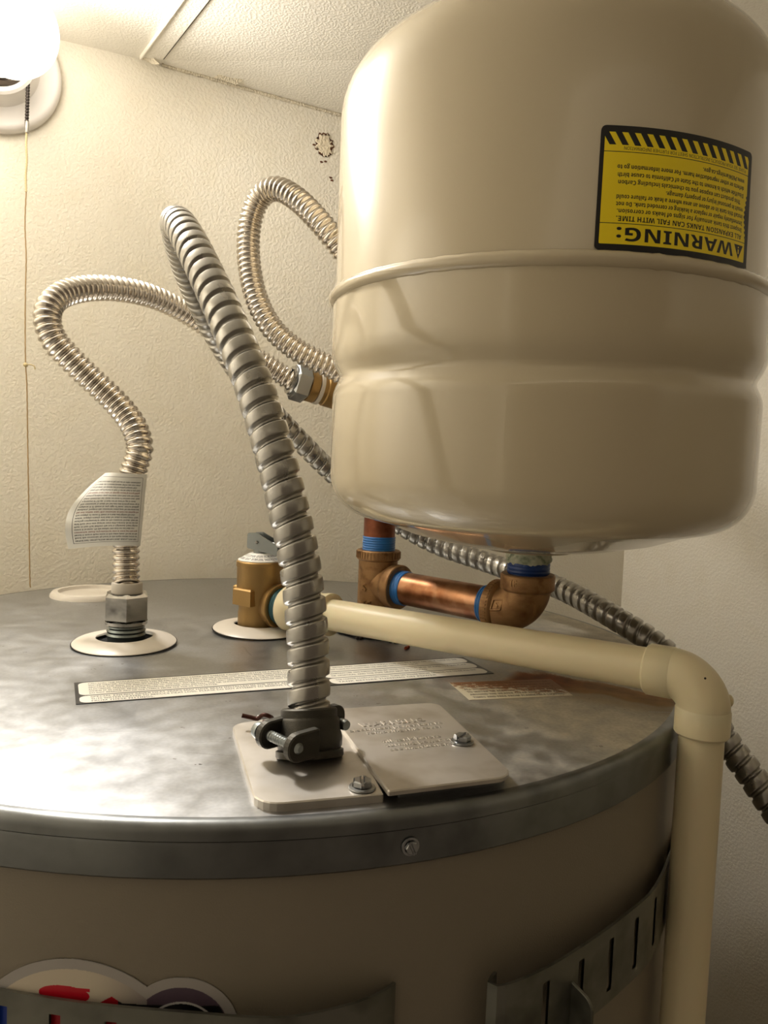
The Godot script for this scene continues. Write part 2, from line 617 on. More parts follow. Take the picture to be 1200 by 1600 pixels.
func build_room() -> void:
	var t := 0.10
	put("wall_back", box(Vector3(LEFT - t, -t, WALL - t), Vector3(RIGHT + t, CEIL + t, WALL)), made.wall, null, "structure")
	put("wall_right", box(Vector3(RIGHT, -t, WALL), Vector3(RIGHT + t, CEIL + t, FRONT + t)), made.wall, null, "structure")
	put("wall_left", box(Vector3(LEFT - t, -t, WALL), Vector3(LEFT, CEIL + t, FRONT + t)), made.wall, null, "structure")
	put("floor", box(Vector3(LEFT - t, -t, WALL), Vector3(RIGHT + t, 0.0, FRONT + t)), made.floor, null, "structure")
	var wf := MB.new()   # the wall with the closet's doorway, behind the camera
	wf.join(box(Vector3(LEFT, 0, FRONT), Vector3(-0.56, CEIL, FRONT + t)))
	wf.join(box(Vector3(0.42, 0, FRONT), Vector3(RIGHT, CEIL, FRONT + t)))
	wf.join(box(Vector3(-0.56, 1.80, FRONT), Vector3(0.42, CEIL, FRONT + t)))
	put("wall_front", wf, made.wall, null, "structure")
	var c := put("ceiling", box(Vector3(LEFT - t, CEIL, WALL), Vector3(RIGHT + t, CEIL + t, FRONT + t)), made.ceiling, null, "structure")
	# the batten over the joint of two ceiling boards
	var a0: Vector2 = Vector2(-0.0632, -0.3287)
	var a1: Vector2 = Vector2(-0.0409, -0.2042)
	var b0: Vector2 = Vector2(-0.0408, -0.3225)
	var b1: Vector2 = Vector2(-0.0172, -0.1918)
	var ad := (a1 - a0).normalized()
	var bd := (b1 - b0).normalized()
	var flip := Transform3D(Basis(Vector3(1, 0, 0), Vector3(0, -1, 0), Vector3(0, 0, 1)), Vector3(0, CEIL, 0))
	put("batten", slab([a0, a0 + ad * 0.75, b0 + bd * 0.75, b0], -0.01, 0.0016, 0.0010, flip), made.ceiling, c)
	var bn := Vector2(-bd.y, bd.x) * 0.0008
	put("open_joint", slab([b0 - bn, b0 + bd * 0.75 - bn, b0 + bd * 0.75 + bn, b0 + bn], -0.01, 0.0006, 0.0001, flip), made.joint, c)
	var an := Vector2(-ad.y, ad.x) * 0.0011
	put("joint_lip", slab([a0 - an, a0 + ad * 0.75 - an, a0 + ad * 0.75 + an, a0 + an], -0.01, 0.0036, 0.0006, flip), made.ceiling, c)
	# the skim coat where ceiling and wall meet: a shallow wedge hanging a little below the board
	var w0: Vector3 = Vector3(-0.0388, 1.8595, -0.3229)
	var w1: Vector3 = Vector3(0.1447, 1.8595, -0.2223)
	var edge := MB.new()
	var far := Vector3(0.42, CEIL, WALL)
	var near_edge := Vector3(w1.x + 0.25, CEIL, w1.z + (w1.z - w0.z) / (w1.x - w0.x) * 0.25)
	edge.flat_quad(w0 + Vector3(0, 0.0002, 0), near_edge + Vector3(0, 0.0002, 0), far + Vector3(0, -0.016, 0), Vector3(w0.x, CEIL - 0.0006, WALL), Vector3.DOWN)
	edge.flat_quad(near_edge, Vector3(far.x, CEIL, WALL), far + Vector3(0, -0.016, 0), near_edge, Vector3.RIGHT)
	put("trim_1", edge, made.ceiling, null, "structure")
	# caulk bead along the corner, with two torn flaps of joint tape
	var bead := smooth_path([Vector3(w0.x - 0.002, CEIL - 0.001, WALL + 0.001), Vector3(w0.x + 0.05, CEIL - 0.003, WALL + 0.0010), Vector3(0.06, CEIL - 0.0055, WALL + 0.0005), Vector3(0.20, CEIL - 0.0105, WALL + 0.0), Vector3(0.40, CEIL - 0.016, WALL)])
	var wob := noise(40.0, 2, 3)
	put("trim_2", sweep(bead, func(s, th): return 0.0019 + 0.0007 * wob.get_noise_2d(s * 3.0, th * 0.01), 0.004, 10), made.caulk, null, "structure")
	torn_flap([Vector3(-0.0648, 1.8580, -0.3320), Vector3(-0.0509, 1.8584, -0.3210), Vector3(-0.0454, 1.8500, -0.3170), Vector3(-0.0568, 1.8566, -0.3320)], "torn flap of joint tape at the wall's top, below the ceiling batten")
	torn_flap([Vector3(0.0157, 1.8564, -0.3310), Vector3(0.0229, 1.8593, -0.3180), Vector3(0.0479, 1.8584, -0.3150), Vector3(0.0391, 1.8526, -0.3290)], "torn square flap of joint tape at the wall's top, right of the other flap")
	# the plugged hole in the wall: a patch with a cracked edge
	var p: Vector3 = Vector3(0.1485, 1.8114, -0.3350)
	var turn := Transform3D(Basis(Vector3(1, 0, 0), Vector3(0, 0, 1), Vector3(0, -1, 0)), p)
	var wobble := noise(1.1, 3, 12)
	var outer := []
	var inner := []
	for i in 48:
		var th := TAU * i / 48.0
		var d := Vector2(cos(th), sin(th))
		var q := wobble.get_noise_2d(d.x * 2.0, d.y * 2.0)
		outer.append(d * Vector2(0.92, 1.12) * (0.0122 + 0.0035 * q + 0.0016 * wobble.get_noise_2d(d.x * 9.0, d.y * 9.0)))
		var gap := maxf(0.0001, 0.0013 + 0.0034 * wobble.get_noise_2d(d.x * 3.1 + 5.0, d.y * 3.1))
		inner.append(outer[-1] * (1.0 - gap / outer[-1].length()))
	var o := thing("wall_plug", p, "round filled hole with a cracked brown edge in the wall, beside the tank", "wall patch")
	put("crack", slab(outer, -0.002, 0.0004, 0.0001, turn), made.patch_crack, o)
	put("plug", slab(inner, -0.002, 0.0012, 0.0005, turn), made.patch, o)
	for sp in [Vector2(-0.013, -0.002), Vector2(0.002, -0.0185), Vector2(-0.003, -0.020), Vector2(0.009, -0.036), Vector2(0.011, -0.039)]:
		var f := Transform3D(turn.basis, p + Vector3(sp.x, sp.y, 0))
		var blob := []
		for i in 12:
			var th := TAU * i / 12.0
			blob.append(Vector2(cos(th) * 0.0022, sin(th) * 0.0011) * (1.0 + 0.5 * wobble.get_noise_2d(i * 3.0, sp.y * 900.0)))
		put("chipped_spot", slab(blob, -0.001, 0.0003, 0.0001, f), made.patch_crack, o)


func torn_flap(c: Array, label: String) -> void:
	var s := sheet(func(u, v):
		var a: Vector3 = c[0].lerp(c[1], u)
		var b: Vector3 = c[3].lerp(c[2], u)
		return a.lerp(b, v) + Vector3(0, 0, 0.002 * sin(u * 5.0 + v * 2.0)), 8, 6, 0.0007, func(_p): return Vector3(0, -0.4, 1))
	tag(put("tape_flap", s, made.caulk), label, "tape flap", "")


func build_lamp() -> void:
	var p: Vector3 = Vector3(-0.2008, 1.8133, -0.3350)
	var f := frame(p, Vector3(0, 0, 1))
	var o := thing("lamp_holder", p, "round white porcelain lampholder with pull chain on the back wall under the ceiling", "lampholder")
	put("base", lathe([Vector2(0.0600, 0.0), Vector2(0.0606, 0.006), Vector2(0.0595, 0.0095)] + arc(0.0542, 0.0075, 0.006, 20, 88) + [Vector2(0.045, 0.0150), Vector2(0.040, 0.0175), Vector2(0.038, 0.024), Vector2(0.0372, 0.040), Vector2(0.0350, 0.0425), Vector2(0.0315, 0.0428), Vector2(0.0300, 0.041), Vector2(0.0295, 0.012), Vector2(0.0, 0.012)], 64, f), made.porcelain, o)
	var bc: Vector3 = Vector3(-0.1841, 1.8065, -0.2245)
	var ax := (bc - (p + Vector3(0, 0, 0.02))).normalized()
	var fs := frame(p + Vector3(0, 0, 0.02), ax)
	var ridge := []
	for i in 22:
		ridge.append(Vector2(0.0262 + 0.0012 * (i % 2), 0.0 + 0.0013 * i))
	put("socket_shell", lathe([Vector2(0.0, 0.0)] + ridge + [Vector2(0.0245, 0.030), Vector2(0.0245, 0.002)], 40, fs), made.socket, o)
	# the bulb, screwed into the holder
	var b := thing("light_bulb", bc, "glowing white bulb in the porcelain lampholder at the upper left corner", "light bulb")
	var fb := frame(bc, ax)
	var neck := bc.distance_to(p + Vector3(0, 0, 0.02))
	put("glass", lathe([Vector2(0.0165, -neck + 0.012), Vector2(0.017, -neck + 0.020), Vector2(0.0215, -0.042), Vector2(0.0265, -0.031)] + arc(0, 0, 0.0400, -42, 90, 24), 48, fb), made.bulb, b)
	put("screw_cap", lathe([Vector2(0.0, -neck + 0.0), Vector2(0.0128, -neck + 0.001), Vector2(0.0132, -neck + 0.004), Vector2(0.0124, -neck + 0.006), Vector2(0.0132, -neck + 0.008), Vector2(0.0124, -neck + 0.010), Vector2(0.0165, -neck + 0.0125)], 32, fb), made.chrome, b)
	var l := OmniLight3D.new()
	l.name = "bulb_light"
	l.position = Vector3.ZERO
	l.light_color = Color(1.0, 0.98, 0.955)
	l.light_energy = 0.008
	l.light_size = 0.04
	l.omni_range = 6.0
	l.omni_attenuation = 2.0
	l.shadow_enabled = true
	b.add_child(l)
	# most of the bulb's light leaves it sideways and forwards, away from its opaque base
	for beam in [[Vector3(-0.6, -0.25, 0.80), 88.0, 0.80], [Vector3(0.90, -0.22, 0.34), 57.0, 0.21]]:
		var way: Vector3 = beam[0]
		var fwd := SpotLight3D.new()
		fwd.name = "bulb_beam"
		fwd.light_color = l.light_color
		fwd.light_energy = beam[2]
		fwd.light_size = 0.04
		fwd.spot_range = 6.0
		fwd.spot_attenuation = 2.0
		fwd.spot_angle = beam[1]
		fwd.spot_angle_attenuation = 1.0
		fwd.shadow_enabled = true
		fwd.basis = Basis.looking_at(way.normalized(), Vector3.UP)
		b.add_child(fwd, true)
	# the pull chain with its cord
	var top: Vector3 = Vector3(-0.1713, 1.7983, -0.2972)
	var k := thing("pull_chain", top, "beaded pull chain with a ferrule and a long beige cord hanging from the lampholder", "pull chain")
	var ends: Vector3 = Vector3(-0.1720, 1.7564, -0.2946)
	var beads := MB.new()
	for i in 15:
		var q := top.lerp(ends, i / 14.0)
		beads.join(lathe(arc(0, 0, 0.0020, -90, 90, 6), 10, frame(q, Vector3.UP)))
	beads.join(sweep(smooth_path([top + Vector3(0.001, 0.006, -0.012), top, ends]), func(_s, _t): return 0.0005, 0.004, 8))
	put("bead_chain", beads, made.chain, k)
	put("ferrule", lathe([Vector2(0, 0.006), Vector2(0.0012, 0.0058), Vector2(0.0021, 0.004), Vector2(0.0021, -0.006), Vector2(0.0, -0.0062)], 16, frame(Vector3(-0.1719, 1.7508, -0.2942), Vector3.UP)), made.chrome, k)
	var pts := [Vector3(-0.1719, 1.7464, -0.2939), Vector3(-0.1723, 1.7339, -0.2932), Vector3(-0.1716, 1.7183, -0.2918), Vector3(-0.1723, 1.7030, -0.2921), Vector3(-0.1718, 1.6874, -0.2909)]
	put("cord", sweep(smooth_path(pts), func(s, th): return 0.0010 + 0.0002 * sin(s * 3000.0 + th), 0.0012, 8), made.cord, k)
	var thin := [Vector3(-0.1718, 1.6874, -0.2909), Vector3(-0.1726, 1.6563, -0.2902), Vector3(-0.1712, 1.6253, -0.2885), Vector3(-0.1714, 1.5941, -0.2875), Vector3(-0.1714, 1.5628, -0.2865), Vector3(-0.1706, 1.5202, -0.2843), Vector3(-0.1693, 1.5002, -0.2845), Vector3(-0.1678, 1.4371, -0.2850), Vector3(-0.1654, 1.3412, -0.2828), Vector3(-0.1644, 1.3012, -0.2818), Vector3(-0.1640, 1.2974, -0.2814)]
	put("thin_cord", sweep(smooth_path(thin), func(s, th): return 0.00062 + 0.00012 * sin(s * 900.0 + th), 0.004, 6), made.cord_old, k)
	var kn: Vector3 = Vector3(-0.1706, 1.5189, -0.2842)
	var kb := lathe(arc(0, 0, 0.0022, -90, 90, 6), 10, frame(kn, Vector3(0.3, 1, 0.1)))
	kb.join(sweep(smooth_path([kn, kn + Vector3(0.004, 0.0005, 0.001), kn + Vector3(0.008, -0.001, 0.002), kn + Vector3(0.0085, -0.004, 0.002)]), func(_s, _t): return 0.0006, 0.001, 6))
	put("knot", kb, made.cord, k)


# ------------------------------------------------------------------ water heater
func lid_material() -> StandardMaterial3D:
	var size := 1024
	var im := Image.create_empty(size, size, false, Image.FORMAT_RGB8)
	var rim := Image.create_empty(size, size, false, Image.FORMAT_RGB8)
	var big := noise(0.006, 4, 7)
	var mid := noise(0.03, 3, 17)
	var fine := noise(0.22, 2, 27)
	var streak := noise(0.02, 3, 37)
	for y in size:
		for x in size:
			var wx := (float(x) / size - 0.5) * 0.62
			var wz := (float(y) / size - 0.5) * 0.62
			var b := big.get_noise_2d(x, y)
			var m := mid.get_noise_2d(x, y)
			var g := fine.get_noise_2d(x, y)
			var c := Color(0.69, 0.695, 0.70) * (0.97 + 0.05 * b + 0.05 * m + 0.04 * g)
			var r := 0.36 + 0.04 * b + 0.05 * m
			# dried water marks and dust towards the right
			var wet := smoothstep(0.15, 0.60, (wx - 0.03) * 3.4 + (wz - 0.02) * 1.2 + m * 0.12 + b * 0.22 - absf(wz - 0.19) * 1.2)
			c = c.lerp(Color(0.70, 0.655, 0.56) * (0.92 + 0.14 * m + 0.08 * g), wet * 0.75)
			r = lerpf(r, 0.62, wet)
			# rust run from under the drain pipe
			var along := ((wx - 0.135) * 0.0630 + (wz - 0.138) * 0.0750) / 0.00958
			var off := ((wx - 0.135) * 0.0750 - (wz - 0.138) * 0.0630) / 0.0979 + 0.0060 + 0.002 * m
			var half := 0.0160 * (1.0 + 0.8 * streak.get_noise_2d(x * 0.7, y * 0.3)) * clampf(1.25 - along * 0.45, 0.5, 1.2)
			var rust := (1.0 - smoothstep(half * 0.65, half * 1.15, absf(off + 0.002 * g))) * smoothstep(-0.06, 0.05, along) * (1.0 - smoothstep(0.95, 1.15, along))
			var core := 1.0 - smoothstep(0.25, 0.6, along)
			c = c.lerp(Color(0.62, 0.43, 0.24).lerp(Color(0.50, 0.28, 0.13), core) * (0.9 + 0.25 * m), rust * (0.75 + 0.2 * core))
			r = lerpf(r, 0.8, rust)
			# the stain below it
			var tan_ := (1.0 - smoothstep(0.004, 0.022, absf(off + 0.016))) * smoothstep(0.2, 0.5, along) * (1.0 - smoothstep(0.95, 1.2, along))
			c = c.lerp(Color(0.58, 0.48, 0.32), tan_ * 0.5)
			im.set_pixel(x, y, c)
			rim.set_pixel(x, y, Color(r, 0.0, clampf(1.0 - rust * 0.9 - wet * 0.95 - tan_ * 0.3, 0, 1)))
	# specks, scratches and small stains
	var rng := RandomNumberGenerator.new()
	rng.seed = 77
	for i in 150:
		var x := rng.randi_range(20, size - 20)
		var y := rng.randi_range(20, size - 20)
		var d := rng.randf_range(0.3, 0.75)
		for k in rng.randi_range(1, 5):
			im.set_pixel(clampi(x + rng.randi_range(-2, 2), 0, size - 1), clampi(y + rng.randi_range(-1, 1), 0, size - 1), Color(d * 0.6, d * 0.55, d * 0.5))
	for i in 70:
		var p := Vector2(rng.randf_range(60, size - 60), rng.randf_range(60, size - 60))
		var d := Vector2.from_angle(rng.randf_range(-0.6, 0.6) + (PI / 2 if i % 3 == 0 else 0.0))
		var bright := rng.randf_range(0.55, 0.8)
		for k in rng.randi_range(10, 60):
			p += d
			im.set_pixelv(Vector2i(p).clamp(Vector2i.ZERO, Vector2i(size - 1, size - 1)), Color(bright, bright, bright))
	var m := mat(Color.WHITE, 1.0, 1.0)
	m.albedo_texture = ImageTexture.create_from_image(im)
	m.roughness_texture = ImageTexture.create_from_image(rim)
	m.roughness_texture_channel = BaseMaterial3D.TEXTURE_CHANNEL_RED
	m.metallic_texture = m.roughness_texture
	m.metallic_texture_channel = BaseMaterial3D.TEXTURE_CHANNEL_BLUE
	return m


func lid_label_image() -> Image:
	# 0.256 x 0.043 m
	var im := canvas(1536, 258, Color(0.13, 0.13, 0.14))
	var ink := Color(0.12, 0.12, 0.13)
	var paper := Color(0.93, 0.92, 0.88)
	round_rect(im, Rect2i(12, 8, 848, 156), 26, paper)
	round_rect(im, Rect2i(12, 172, 848, 78), 26, paper)
	for i in 3:
		round_rect(im, Rect2i(872, 8 + 82 * i, 652, 76), 28, paper)
	var body := [
		"CAUTION: THE MANUFACTURER'S WARRANTY MAY NOT COVER ANY DAMAGE CAUSED BY THE LACK OF A RELIEF VALVE ON THIS",
		"WATER HEATER. HYDROGEN GAS CAN BE PRODUCED IN A HOT WATER SYSTEM THAT HAS NOT BEEN USED FOR A LONG TIME. TO",
		"REDUCE THE RISK OF INJURY OPEN THE HOT WATER FAUCET FOR SEVERAL MINUTES AT THE SINK BEFORE USING ANY",
		"ELECTRICAL APPLIANCE CONNECTED TO THE HOT WATER SYSTEM. DO NOT SMOKE OR USE AN OPEN FLAME NEAR THE FAUCET",
		"WHEN IT IS OPEN. READ THE MANUAL BEFORE YOU INSTALL, USE OR SERVICE THIS WATER HEATER AND KEEP IT IN PLACE",
		"DO NOT REMOVE ANY OF THE LABELS FROM THE TOP OF THIS HEATER.",
	]
	for i in body.size():
		write(im, body[i], 44, 34 + i * 23, 17, ink, false, 790.0 if i < 5 else 430.0)
	var heat := ["SPECIAL ENERGY SAVER HEAT TRAPS MAY HAVE BEEN INSTALLED IN THE INLET AND OUTLET OF", "THIS WATER HEATER TO REDUCE HEAT LOSS. PLEASE DO NOT ATTEMPT TO REMOVE THE HEAT TRAPS", "FROM THESE FITTINGS."]
	for i in 3:
		write(im, heat[i], 46, 195 + i * 23, 19, ink, false, 780.0 if i < 2 else 200.0)
	var more := [["COLD WATER INLET: CONNECT THE SUPPLY HERE AND FIT A SHUT-OFF VALVE CLOSE TO THE", "HEATER. CLEAN ALL FITTINGS AND USE SEALING TAPE ON EVERY THREAD"], ["TEMPERATURE AND PRESSURE RELIEF VALVE: THE OUTLET MUST BE PIPED TO A SAFE PLACE", "OF DISPOSAL AND THE PIPE MUST NOT BE PLUGGED"], ["USE COPPER CONDUCTORS ONLY. TURN OFF POWER BEFORE OPENING THE COVER. FILL THE", "TANK BEFORE TURNING ON POWER"]]
	for i in 3:
		for j in 2:
			write(im, more[i][j], 900, 36 + 82 * i + j * 28, 18, ink, false, 590.0 if j == 0 else 400.0)
	return im


func small_label_image() -> Image:
	var im := canvas(512, 256, Color(0.84, 0.81, 0.72))
	var ink := Color(0.26, 0.22, 0.17)
	var rows := ["IMPORTANT: THIS WATER HEATER MUST BE", "INSTALLED BY A QUALIFIED PERSON. READ", "ALL INSTRUCTIONS BEFORE CONNECTING IT", "TO WATER OR ELECTRICITY. KEEP THE AREA", "AROUND THE HEATER CLEAR AND DRY AT ALL", "TIMES AND FREE FROM FLAMMABLE LIQUIDS"]
	for i in rows.size():
		write(im, rows[i], 30, 44 + i * 38, 26, ink, true, 450.0)
	var n := noise(0.02, 4, 5)
	for y in 256:
		for x in 512:
			var k := smoothstep(0.0, 0.5, n.get_noise_2d(x, y * 2.5) + (150.0 - y) / 130.0 + (x - 220.0) / 420.0)
			im.set_pixel(x, y, im.get_pixel(x, y).lerp(Color(0.46, 0.26, 0.12), k * 0.8))
	return im


func flat_patch(corners: Array, y: float, thick := 0.0003) -> MB:
	var m := MB.new()
	var q := []
	for c in corners:
		q.append(Vector3(c.x, y + thick, c.y))
	var uv := [Vector2(0, 0), Vector2(1, 0), Vector2(1, 1), Vector2(0, 1)]
	var id := []
	for i in 4:
		id.append(m.add(q[i], Vector3.UP, uv[i]))
	m.quad(id[0], id[1], id[2], id[3])
	for i in 4:
		var a: Vector3 = q[i]
		var b: Vector3 = q[(i + 1) % 4]
		var k := m.v.size()
		m.flat_quad(a, b, b - Vector3(0, thick, 0), a - Vector3(0, thick, 0), a - (q[0] + q[2]) / 2)
		for j in 4:
			m.t[k + j] = uv[i]
	return m


func hex_screw(f: Transform3D, size := 1.0, slot_angle := 0.6) -> MB:
	var m := lathe([Vector2(0.0, 0.0), Vector2(0.0052, 0.0), Vector2(0.0056, 0.0004), Vector2(0.0054, 0.0010), Vector2(0.0041, 0.0012)], 28)
	# hexagon head in two halves with the slot between them
	for s in [-1.0, 1.0]:
		var half := []
		for i in 60:
			var th := TAU * i / 60.0
			var rr := 0.0036 / cos(fposmod(th, PI / 3) - PI / 6)
			var p := Vector2(cos(th), sin(th)) * rr
			half.append(Vector2(p.x, maxf(p.y * s, 0.00055) * s))
		var clean := []
		for p in half:
			if clean.is_empty() or clean[-1].distance_to(p) > 1e-5:
				clean.append(p)
		m.join(slab(clean, 0.0008, 0.0038, 0.0005))
	m.join(box(Vector3(-0.0035, 0.0008, -0.0008), Vector3(0.0035, 0.0024, 0.0008)))
	var turn := Transform3D(Basis(Vector3.UP, slot_angle).scaled(Vector3.ONE * size), Vector3.ZERO)
	m.moved(turn)
	return m.moved(f)


func build_heater() -> void:
	var o := thing("water_heater", Vector3.ZERO, "large cylindrical water heater with a galvanised steel top and beige side", "water heater")
	var lid := lathe([Vector2(0.0, LID - 0.0005), Vector2(0.1, LID - 0.0004), Vector2(0.2, LID - 0.0003), Vector2(0.2935, LID)], 160)
	for i in lid.v.size():
		lid.t[i] = Vector2(lid.v[i].x / 0.62 + 0.5, lid.v[i].z / 0.62 + 0.5)
	var lid_part := put("lid", lid, lid_material(), o)
	put("rim", lathe([Vector2(0.2935, LID)] + arc(0.2955, LID - 0.0045, 0.0046, 92, 8, 8) + [Vector2(0.3004, LID - 0.0062), Vector2(0.2992, LID - 0.0072), Vector2(0.2996, LID - 0.0084), Vector2(0.2998, LID - 0.0205), Vector2(0.2988, LID - 0.0215), Vector2(0.2955, LID - 0.0215)], 160), made.galv, lid_part)
	put("jacket", lathe([Vector2(0.2968, LID - 0.012), Vector2(0.2968, 0.03), Vector2(0.28, 0.0), Vector2(0.0, 0.0)], 128), made.jacket, o)
	var big_label := put("instruction_label", flat_patch([Vector2(-0.1355, 0.0822), Vector2(0.1225, 0.0895), Vector2(0.1215, 0.1330), Vector2(-0.1360, 0.1240)], LID - 0.0004, 0.0004), printed(lid_label_image(), 0.35), o)
	big_label.set_meta("label", "long black and white instruction label")
	var small_label := put("stained_label", flat_patch([Vector2(0.0820, 0.1440), Vector2(0.1510, 0.1550), Vector2(0.1425, 0.1895), Vector2(0.0760, 0.1790)], LID - 0.0004, 0.0003), printed(small_label_image(), 0.6), o)
	small_label.set_meta("label", "rust-stained paper label with printed lines")
	# the access cover: a left plate with the conduit and an embossed right plate lapping over it
	var left := put("access_plate", slab(rounded([Vector2(-0.0664, 0.1891), Vector2(-0.0074, 0.1820), Vector2(-0.0269, 0.2875), Vector2(-0.0777, 0.2812)], [0.008, 0.001, 0.001, 0.011]), LID - 0.0004, LID + 0.0036, 0.0005), made.cover, o)
	left.set_meta("label", "plain steel access plate under the conduit connector")
	var right := put("access_plate", slab(rounded([Vector2(-0.0153, 0.1877), Vector2(0.0468, 0.1939), Vector2(0.0315, 0.2938), Vector2(-0.0264, 0.2905)], [0.002, 0.007, 0.010, 0.001]), LID + 0.0037, LID + 0.0058, 0.0005), made.cover, o)
	right.set_meta("label", "steel access plate with raised lettering")
	put("plate_skirt", slab(rounded([Vector2(-0.0086, 0.1872), Vector2(0.0472, 0.1904), Vector2(0.0325, 0.2886), Vector2(-0.0197, 0.2855)], [0.002, 0.006, 0.008, 0.001]), LID - 0.0004, LID + 0.0038, 0.0003), made.galv, right)
	var lie := func(x: float, z: float, turn: float) -> Transform3D:
		return Transform3D(Basis(Vector3.UP, turn) * Basis(Vector3.RIGHT, -PI / 2), Vector3(x, LID + 0.0058, z))
	var raised := letters("WARNING", 0.0052, 0.0007, lie.call(0.009, 0.217, -0.05))
	var lines := ["disconnect power before", "removing this cover", "fill tank before", "turning power on", "see instructions"]
	for i in lines.size():
		raised.join(letters(lines[i], 0.0030, 0.0005, lie.call(0.008 + 0.002 * (i % 2), 0.2235 + i * 0.0052 + (0.007 if i > 1 else 0.0), -0.05)))
	put("raised_lettering", raised, made.cover, right)
	put("screw", hex_screw(Transform3D(Basis(), Vector3(0, 0, 0) + Vector3(0.0290, 1.3058, 0.2523)), 1.0, 0.5), made.screw, right)
	put("screw", hex_screw(Transform3D(Basis(), Vector3(-0.0334, 1.3036, 0.2802)), 1.0, 1.2), made.screw, left)
	# rim screw
	var ra: Vector2 = Vector2(1.6377, 1.2864)
	var rd := Vector3(cos(ra.x), 0, sin(ra.x))
	put("screw", hex_screw(frame(rd * 0.2999 + Vector3(0, ra.y, 0), rd), 0.68, 0.45), made.screw, o)
	# the round-cornered sticker low on the jacket, half hidden by the strap
	var sk := sheet(func(u, v):
		var th := lerpf(2.235, 1.835, u)
		return Vector3(cos(th) * 0.2973, lerpf(1.252, 1.130, v), sin(th) * 0.2973), 40, 10, 0.0003, func(p): return Vector3(p.x, 0, p.z))
	var sm := printed(sticker_image(), 0.4)
	sm.transparency = BaseMaterial3D.TRANSPARENCY_ALPHA_SCISSOR
	sm.alpha_scissor_threshold = 0.5
	var s := put("sticker", sk, sm, o)
	s.set_meta("label", "white-edged sticker with red and dark shapes")


func sticker_image() -> Image:
	# width 0.119 m of arc (2.235..1.835), height 0.122 m
	var w := 600
	var h := 600
	var im := Image.create_empty(w, h, false, Image.FORMAT_RGBA8)
	var mm := 600.0 / 0.119
	var c1 := Vector2((2.235 - 2.062) * 0.2973, 1.252 - 1.1991) * mm
	var r1 := 0.0460 * mm
	var c2 := Vector2((2.235 - 1.928) * 0.2973, 1.252 - 1.2174) * mm
	var r2 := 0.0225 * mm
	for y in h:
		for x in w:
			var p := Vector2(x, y)
			var d := minf(p.distance_to(c1) - r1, p.distance_to(c2) - r2) / mm
			if d > 0.0:
				im.set_pixel(x, y, Color(0.8, 0.8, 0.8, 0.0))
				continue
			var c := Color(0.66, 0.64, 0.62)
			var d1 := (p.distance_to(c1) - r1) / mm
			var d2 := (p.distance_to(c2) - r2) / mm
			if minf(d1, d2) < -0.0038:
				if d1 < -0.0038 and (d1 < d2 or p.x < c2.x - r2 * 0.75):
					var g := smoothstep(c1.x + 20.0, c1.x + r1 * 0.95, p.x)
					c = Color(0.80, 0.76, 0.68).lerp(Color(0.45, 0.42, 0.44), g)
				else:
					c = Color(0.34, 0.28, 0.33).lerp(Color(0.12, 0.13, 0.14), smoothstep(c2.y - 40, c2.y + 20, p.y))
			# in metres on the jacket: t to the right, e above the strap's edge
			var t := x / mm - (2.235 - 2.062) * 0.2973
			var e := 1.252 - y / mm - 1.2295
			if minf(d1, d2) < -0.0042:
				if t > 0.018 and e < -0.0002 * (t - 0.018) / 0.01:
					c = Color(0.07, 0.07, 0.075)
				# the dark disc with its white ring
				var dd := Vector2(t - 0.0401, e + 0.0138).length()
				if dd < 0.0150:
					c = Color(0.80, 0.79, 0.78) if dd > 0.0141 else Color(0.04, 0.04, 0.05)
				# red shapes on the cream field
				var lens := Vector2((t + 0.0045) / 0.0100, (e - 0.0018) / 0.0034)
				if lens.length() < 1.0 or (absf(t) < 0.0055 and absf(e - 0.0044 + 0.0003) < 0.0006):
					c = Color(0.74, 0.04, 0.14)
				var apex := 0.0024 - e
				if apex > 0.0 and absf(t - 0.0140) < apex * 1.7 and e > -0.012:
					c = Color(0.66, 0.06, 0.12) if t < 0.0165 else Color(0.10, 0.10, 0.11)
				if t > -0.010 and t < -0.003 and e < -0.004:
					c = Color(0.72, 0.05, 0.13)
				if t < -0.022 and e < -0.003:
					c = Color(0.06, 0.22, 0.62)
			im.set_pixel(x, y, Color(c, 1.0))
	return im


